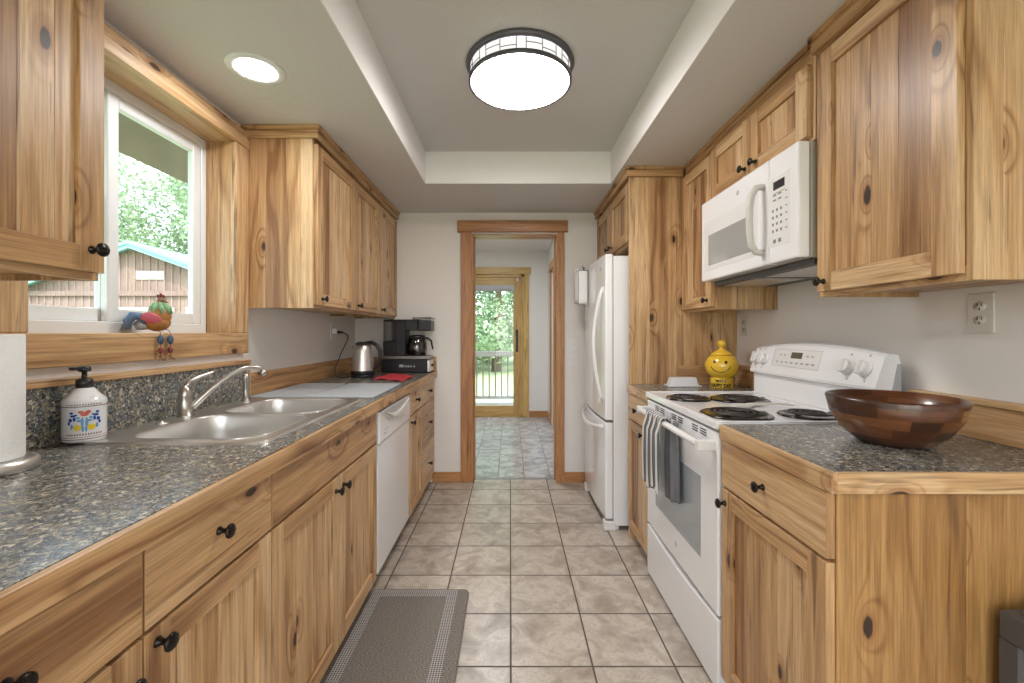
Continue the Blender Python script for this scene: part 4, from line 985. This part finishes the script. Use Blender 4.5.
# ---------------------------------------------------------------- right worktop things
t = thing('wooden_bowl', 'large round dark wooden bowl on the near right worktop', 'bowl', (1.066, 1.212, RZ))
b = B(); b.lathe([(0,.0005),(.070,.0005),(.084,.006),(.118,.036),(.143,.078),(.154,.124),(.151,.130),(.145,.128),(.134,.084),(.110,.048),(.075,.020),(0,.014)], (1.066, 1.212, RZ), 'z', 64)
b.build('bowl', 'bowl_wood', t)
jx, jy = 1.180, 2.425
t = thing('cookie_jar', 'yellow smiling round cookie jar with lid beyond the stove', 'cookie jar', (jx, jy, RZ))
pr = [(0,.001),(.056,.001),(.059,.004),(.058,.050),(.056,.058)]
for k in range(2, 12):
    a = pi*k/14; pr.append((.086*sin(a)**.82, .122-.074*cos(a)))
pr += [(.052,.181),(0,.181)]
b = B(); b.lathe(pr, (jx, jy, RZ), 'z', 48); jb = b.build('jar', 'yellow_glaze', t)
b = B(); b.lathe([(.0,.182),(.056,.182),(.058,.185),(.045,.198),(.022,.210),(.012,.220),(.012,.226),(.020,.232),(.024,.245),(.020,.258),(.008,.265),(0,.266)], (jx, jy, RZ), 'z', 40); b.build('lid', 'yellow_glaze', t)
jf = math.atan2(-jy-.1, -jx*1.25)
def jar_pt(a, z, off=.0012):
    zz = z-.122; r_ = .086*math.sqrt(max(0, 1-(zz/.074)**2)) if z > .058 else .0585
    aa = jf+a/.086; return Vector((jx+(r_+off)*cos(aa), jy+(r_+off)*sin(aa), RZ+z))
b = B()
for s_ in (-1, 1):
    vs = [jar_pt(s_*.030, .150, .002)]+[jar_pt(s_*.030+.008*cos(2*pi*k/14), .150+.012*sin(2*pi*k/14)) for k in range(14)]; b.add(vs, [(0, k+1, (k+1) % 14+1) for k in range(14)])
b.build('eye', 'black_glaze', jb, recalc=False)
b = B(); b.tube([jar_pt(.052*sin(a), .130-.046*cos(a)*1.0+.008, .0005) for a in [(-1.25+2.5*k/20) for k in range(21)]], .0022, 8); b.build('smile', 'black_glaze', jb)
b = B()
for txt, sz, zz in (('HAVE A', .023, .036), ('HAPPY DAY', .031, .008)):
    vs, fs = text_geo(txt, sz)
    b.add([Vector((jx+.0600*cos(jf+v.x*.68/.060), jy+.0600*sin(jf+v.x*.68/.060), RZ+zz+v.y*.9)) for v in vs], fs)
part_label(b.build('lettering', 'black_glaze', jb, recalc=False, solid=.0006), 'black lettering around the foot')
t = thing('butter_dish', 'white rectangular covered butter dish on the worktop beyond the stove', 'butter dish', (.99, 2.49, RZ))
b = B(); b.prism(rrect(.895, 1.085, 2.445, 2.545, .015), 'z', RZ+.001, RZ+.009); b.build('plate', 'dish_white', t, bevel=.002)
b = B(); q0 = rrect(.908, 1.072, 2.455, 2.535, .012); q1 = rrect(.920, 1.060, 2.465, 2.525, .010); n = len(q0)
b.add([(x, y, RZ+.009) for x, y in q0]+[(x, y, RZ+.052) for x, y in q1], [(i, (i+1) % n, n+(i+1) % n, n+i) for i in range(n)]+[tuple(range(n, 2*n))], 0); b.build('cover', 'dish_white', t, bevel=.003, seg=2)
# switch plates at the doorway
for z, l in ((1.135, 'upper white switch plate on the wall beside the doorway'), (1.018, 'lower white switch plate on the wall beside the doorway')):
    t = thing('switch_plate', l, 'switch', (.5265, YF, z))
    B().box(.4915, .5615, YF-.006, YF, z-.056, z+.056).build('plate', 'white_plastic', t, bevel=.003, seg=2)
    b = B(); b.box(.5215, .5315, YF-.016, YF-.006, z-.008, z+.010); b.build('toggle', 'white_plastic', t, bevel=.002)
# waste bin
bx0, bx1, by0, by1 = 1.055, 1.345, .70, .94
t = thing('waste_bin', 'grey and steel waste bin standing against the end of the base cabinet', 'waste bin', ((bx0+bx1)/2, by1-.1, 0))
def dshape(o_, n=20):
    xm = (bx0+bx1)/2; a_ = (bx1-bx0)/2-o_
    return [(xm-a_, by1-o_)]+[(xm-a_*abs(cos(pi*k/n))**.55*(1 if k <= n/2 else -1), by1-.10-(by1-.10-by0-o_)*sin(pi*k/n)**.8) for k in range(n+1)]+[(xm+a_, by1-o_)]
b = B(); b.box(bx0+.001, bx1-.001, by1-.035, by1-.001, .02, .575); b.build('back_frame', 'bin_grey', t)
b = B(); b.prism(dshape(.010), 'z', .02, .575, 0, smooth=False); b.build('body', 'steel', t, bevel=.003)
B().prism(dshape(0), 'z', .0, .02, 0).build('base', 'bin_grey', t)
b = B(); b.prism(dshape(0), 'z', .575, .635, 0); b.build('rim', 'bin_grey', t, bevel=.005, seg=2)
b = B(); b.prism(dshape(.022), 'z', .635, .643, 0); b.box(1.12, 1.28, by1-.05, by1-.008, .636, .655); b.build('lid', ['bin_lid'], t, bevel=.004, seg=2)
# floor mat
t = thing('floor_mat', 'grey woven anti-fatigue mat on the tiles in front of the sink', 'floor mat', (-.43, 1.65, 0))
mx0, mx1, my0, my1 = -.665, -.192, 1.28, 2.066
b = B(); b.prism(rrect(mx0, mx1, my0, my1, .03), 'z', .0005, .016); b.build('base', 'rug', t, bevel=.006, seg=2)
b = B(); i0, i1 = .022, .085
def fr(b, a, c, z0, z1, m=0):
    X0, X1, Y0, Y1 = mx0+.02, mx1-.050, my0+.02, my1-.012; w_ = c
    b.box(X0, X0+w_, Y0, Y1, z0, z1, m); b.box(X1-w_, X1, Y0, Y1, z0, z1, m); b.box(X0+w_, X1-w_, Y0, Y0+w_, z0, z1, m); b.box(X0+w_, X1-w_, Y1-w_, Y1, z0, z1, m)
fr(b, 0, .050, .0162, .0168); b.build('woven_border', 'rug_band', t)

# ---------------------------------------------------------------- lamps
lx, ly = .045, 1.955
t = thing('ceiling_light', 'round flush ceiling light with metal grid band in the raised ceiling', 'ceiling light', (lx, ly, ZT))
b = B(); b.lathe([(0,0),(.244,0),(.246,-.006),(.240,-.020),(.232,-.024),(0,-.024)], (lx, ly, ZT), 'z', 72); b.build('base_ring', 'lamp_metal', t)
b = B(); b.lathe([(.226,-.0245),(.224,-.082)], (lx, ly, ZT), 'z', 72); part_label(b.build('side_glass', 'lamp_side', t), 'white glowing side band')
b = B(); b.lathe([(.2255,-.0825),(.2335,-.0825),(.2335,-.100),(.226,-.102),(.222,-.098),(.222,-.0825)], (lx, ly, ZT), 'z', 72)
def arcz(b, a0, a1, h):
    n = max(2, int(abs(a1-a0)/5)); b.tube([(lx+.2275*cos(R(a0+(a1-a0)*k/n)), ly+.2275*sin(R(a0+(a1-a0)*k/n)), ZT+h) for k in range(n+1)], .0016, 6)
for a in range(0, 360, 45):
    for da, h0, h1 in ((-5, -.024, -.083), (5, -.024, -.083), (22.5, -.024, -.083)):
        an = R(a+da-90); b.tube([(lx+.2275*cos(an), ly+.2275*sin(an), ZT+h0), (lx+.2275*cos(an), ly+.2275*sin(an), ZT+h1)], .0018, 6)
    arcz(b, a-90+5, a-90+22.5, -.048); arcz(b, a-90+22.5, a-90+40, -.062)
b.build('grid_band', 'lamp_metal', t)
b = B(); b.lathe([(.221,-.090),(.215,-.104),(.17,-.112),(.09,-.118),(0,-.120)], (lx, ly, ZT), 'z', 64); part_label(b.build('diffuser', 'lamp_glass', t), 'white glowing diffuser'); t.scale = (.985, .985, .88)
def can(x, y, label):
    t = thing('recessed_light', label, 'recessed light', (x, y, ZC))
    B().lathe([(.068,-.001),(.074,-.006),(.100,-.003),(.102,0),(.068,0)], (x, y, ZC), 'z', 48).build('trim_ring', 'white_vinyl', t)
    B().lathe([(0,-.0035),(.066,-.0035),(.068,-.001)], (x, y, ZC), 'z', 40).build('lens', 'can_lamp', t)
can(-.955, 1.635, 'round recessed light in the ceiling above the sink')
t = thing('recessed_light', 'added fill light recessed out of view in the hall ceiling beyond the doorway', 'recessed light', (-.2, 4.75, 2.44))  # added lamp, hidden above the doorway, to brighten the hall
B().lathe([(.068,-.001),(.074,-.006),(.100,-.003),(.102,0),(.068,0)], (-.2, 4.75, 2.44), 'z', 48).build('trim_ring', 'white_vinyl', t)
B().lathe([(0,-.0035),(.066,-.0035),(.068,-.001)], (-.2, 4.75, 2.44), 'z', 40).build('lens', 'hall_fill_lamp', t)
can(-.90, -.55, 'added fill light recessed in the ceiling behind the camera on the sink side')  # this and the cans below: unseen lamps added to brighten the kitchen
can(1.00, -.55, 'added fill light recessed in the ceiling behind the camera on the stove side')
can(-.90, -1.5, 'added fill light recessed in the ceiling at the open end on the sink side')
can(1.00, -1.5, 'added fill light recessed in the ceiling at the open end on the stove side')
can(.05, -1.35, 'added fill light recessed in the ceiling near the open end of the room')

# ---------------------------------------------------------------- outdoors
GZ = -.45
b = B(); b.add([(-60, -20, GZ), (40, -20, GZ), (40, 60, GZ), (-60, 60, GZ)], [(0,1,2,3)]); o = b.build('lawn', 'lawn', recalc=False); struct(o)
# roof overhang of the house
b = B(); b.prism([(XL-.17, 2.30), (-2.02, 2.165), (-2.02, 2.30), (XL-.17, 2.45)], 'y', -3, 9, 0); struct(b.build('trim_8', 'eave_paint'))
# barn
t = thing('barn', 'brown board barn with pale doors and a turquoise metal roof behind the window', 'barn', (-12, 17, GZ))
by = 14.0; pk = (-11.95, 4.12); ex0, ex1 = -16.2, -7.7; ez = pk[1]-.36*4.25
b = B(); x = ex0+.3
while x < ex1-.3:
    x2 = min(x+.24, ex1-.3); xm = (x+x2)/2; zt = pk[1]-.12-.36*abs(xm-pk[0]); b.box(x, x2-.02, by, by+.05, GZ, zt, 0); b.box(x2-.035, x2+.015, by-.03, by, GZ, zt, 0, tone=.0); x = x2
b.box(ex0+.3, ex1-.3, by+.05, by+7, GZ, ez-.05, 0)
b.build('wall', 'barnwood', t)
b = B()
for sg, xe in ((-1, ex0), (1, ex1)):
    z_ = pk[1]-.36*abs(xe-pk[0]); b.prism([(pk[0], pk[1]), (xe, z_), (xe, z_-.10), (pk[0], pk[1]-.10)], 'y', by-.45, by+7.3, 0)
b.build('roof', 'turquoise_roof', t)
b = B()
for sg, xe in ((-1, ex0), (1, ex1)):
    z_ = pk[1]-.36*abs(xe-pk[0]); b.prism([(pk[0], pk[1]-.10), (xe, z_-.10), (xe, z_-.22), (pk[0], pk[1]-.22)], 'y', by-.40, by-.34, 0)
b.build('fascia', 'turquoise_roof', t)
b = B(); b.box(ex0+.3, ex1-.3, by-.10, by-.0, 2.42, 2.58, 0); b.build('trim_board', 'barnwood', t)
for x0 in (-15.6, -13.0, -10.4):
    b = B(); b.box(x0, x0+2.2, by-.06, by+.02, GZ+.02, 2.05)
    for k in range(5): b.box(x0+.02, x0+2.18, by-.085, by-.06, GZ+.1+k*.5, GZ+.1+k*.5+.40)
    b.build('door', 'barn_white', t)
b = B(); b.box(-12.0, -11.1, by-.05, by+.01, 2.95, 3.22); b.build('window', 'barn_white', t)
# deck and railing
t = thing('deck', 'pale board deck outside the glass door', 'deck', (-.8, 7.3, GZ))
b = B()
for k in range(11): b.box(-4, 2.5, 6.54+k*.142, 6.54+k*.142+.134, -.10, -.06)
b.box(-4, 2.5, 6.54, 8.1, -.24, -.101); b.box(-3.9, -3.8, 7.9, 8.0, GZ, -.24); b.box(2.3, 2.4, 7.9, 8.0, GZ, -.24); b.build('boards', 'deck_wood', t)
t = thing('deck_railing', 'grey wooden deck railing with thin pickets seen through the glass door', 'railing', (-.8, 8.0, -.06))
B().box(-4, 2.5, 7.93, 8.07, .80, .895).build('top_rail', 'deck_wood', t); B().box(-4, 2.5, 7.98, 8.02, .02, .07).build('bottom_rail', 'deck_wood', t)
x = -1.75
while x < .85:
    B().box(x-.012, x+.012, 7.985, 8.015, .0701, .7999).build('picket', 'eave_paint', t); x += .114
# trees
def tree_mesh(seed, h, cr, n, lf):
    rnd = random.Random(seed); b = B(); cl = []
    for k in range(26):
        u = rnd.random(); a = rnd.uniform(0, 2*pi); zz = h*(.06+.92*u); rr = cr*(math.sqrt(max(.06, 1-abs(u-.35)/.68)))*rnd.uniform(.25, .85)
        cl.append((rr*cos(a), rr*sin(a), zz, cr*rnd.uniform(.28, .5), rnd.random()))
    for k in range(n):
        c = rnd.choice(cl); d = Vector((rnd.gauss(0,1), rnd.gauss(0,1), rnd.gauss(0,1))).normalized(); q = Vector(c[:3])+d*c[3]*rnd.uniform(.65, 1.05)
        if q.z < .1: continue
        s_ = lf*rnd.uniform(.6, 1.5); a = Vector((rnd.gauss(0,1), rnd.gauss(0,1), rnd.gauss(0,.6))).normalized(); c2 = a.cross(d+Vector((.1,.2,.3))).normalized()
        b.add([q-a*s_, q+c2*s_*.55, q+a*s_, q-c2*s_*.55], [(0,1,2,3)], 0, tone=min(1, max(0, .5*c[4]+rnd.uniform(0, .5))))
    return b
def tree(x, y, h, cr, seed, label, mat='leaf', src=None):
    t = thing('tree', label, 'tree', (x, y, GZ), group='trees beyond the garden')
    if src is None:
        f = tree_mesh(seed, h, cr, 9000, .11); f.v = [(v[0]+x, v[1]+y, v[2]+GZ) for v in f.v]
        f.build('foliage', mat, t, recalc=False)
        k = B(); k.tube([(x, y, GZ), (x+.1, y, GZ+h*.4), (x, y+.1, GZ+h*.8)], [.22, .16, .05], 10); k.build('trunk', 'bark', t)
    else:
        for ch in src.children: c = ch.copy(); COL.objects.link(c); c.parent = t
    return t
A1 = tree(-16.5, 23.5, 12, 3.6, 1, 'leafy green tree rising directly behind the barn roof')
for i, (x, y) in enumerate(((-21, 22.5), (-24.5, 25.5), (-19.5, 27.5), (-15.0, 28.5), (-28, 24))):
    q = tree(x, y, 0, 0, 0, 'leafy green tree in the woodland seen through the kitchen window', src=A1); q.rotation_euler.z = i*1.1
    q['group'] = 'woodland behind the barn'
A2 = tree(-.6, 19, 7.5, 2.6, 5, 'dense green tree centred in the glass door view', 'leaf')
for i, (x, y) in enumerate(((-4.2, 20), (2.8, 20.5), (-2.2, 23.5), (1.2, 24))):
    q = tree(x, y, 0, 0, 0, 'green tree across the lawn behind the deck railing', src=A2); q.rotation_euler.z = i*1.3
    q['group'] = 'trees across the lawn'
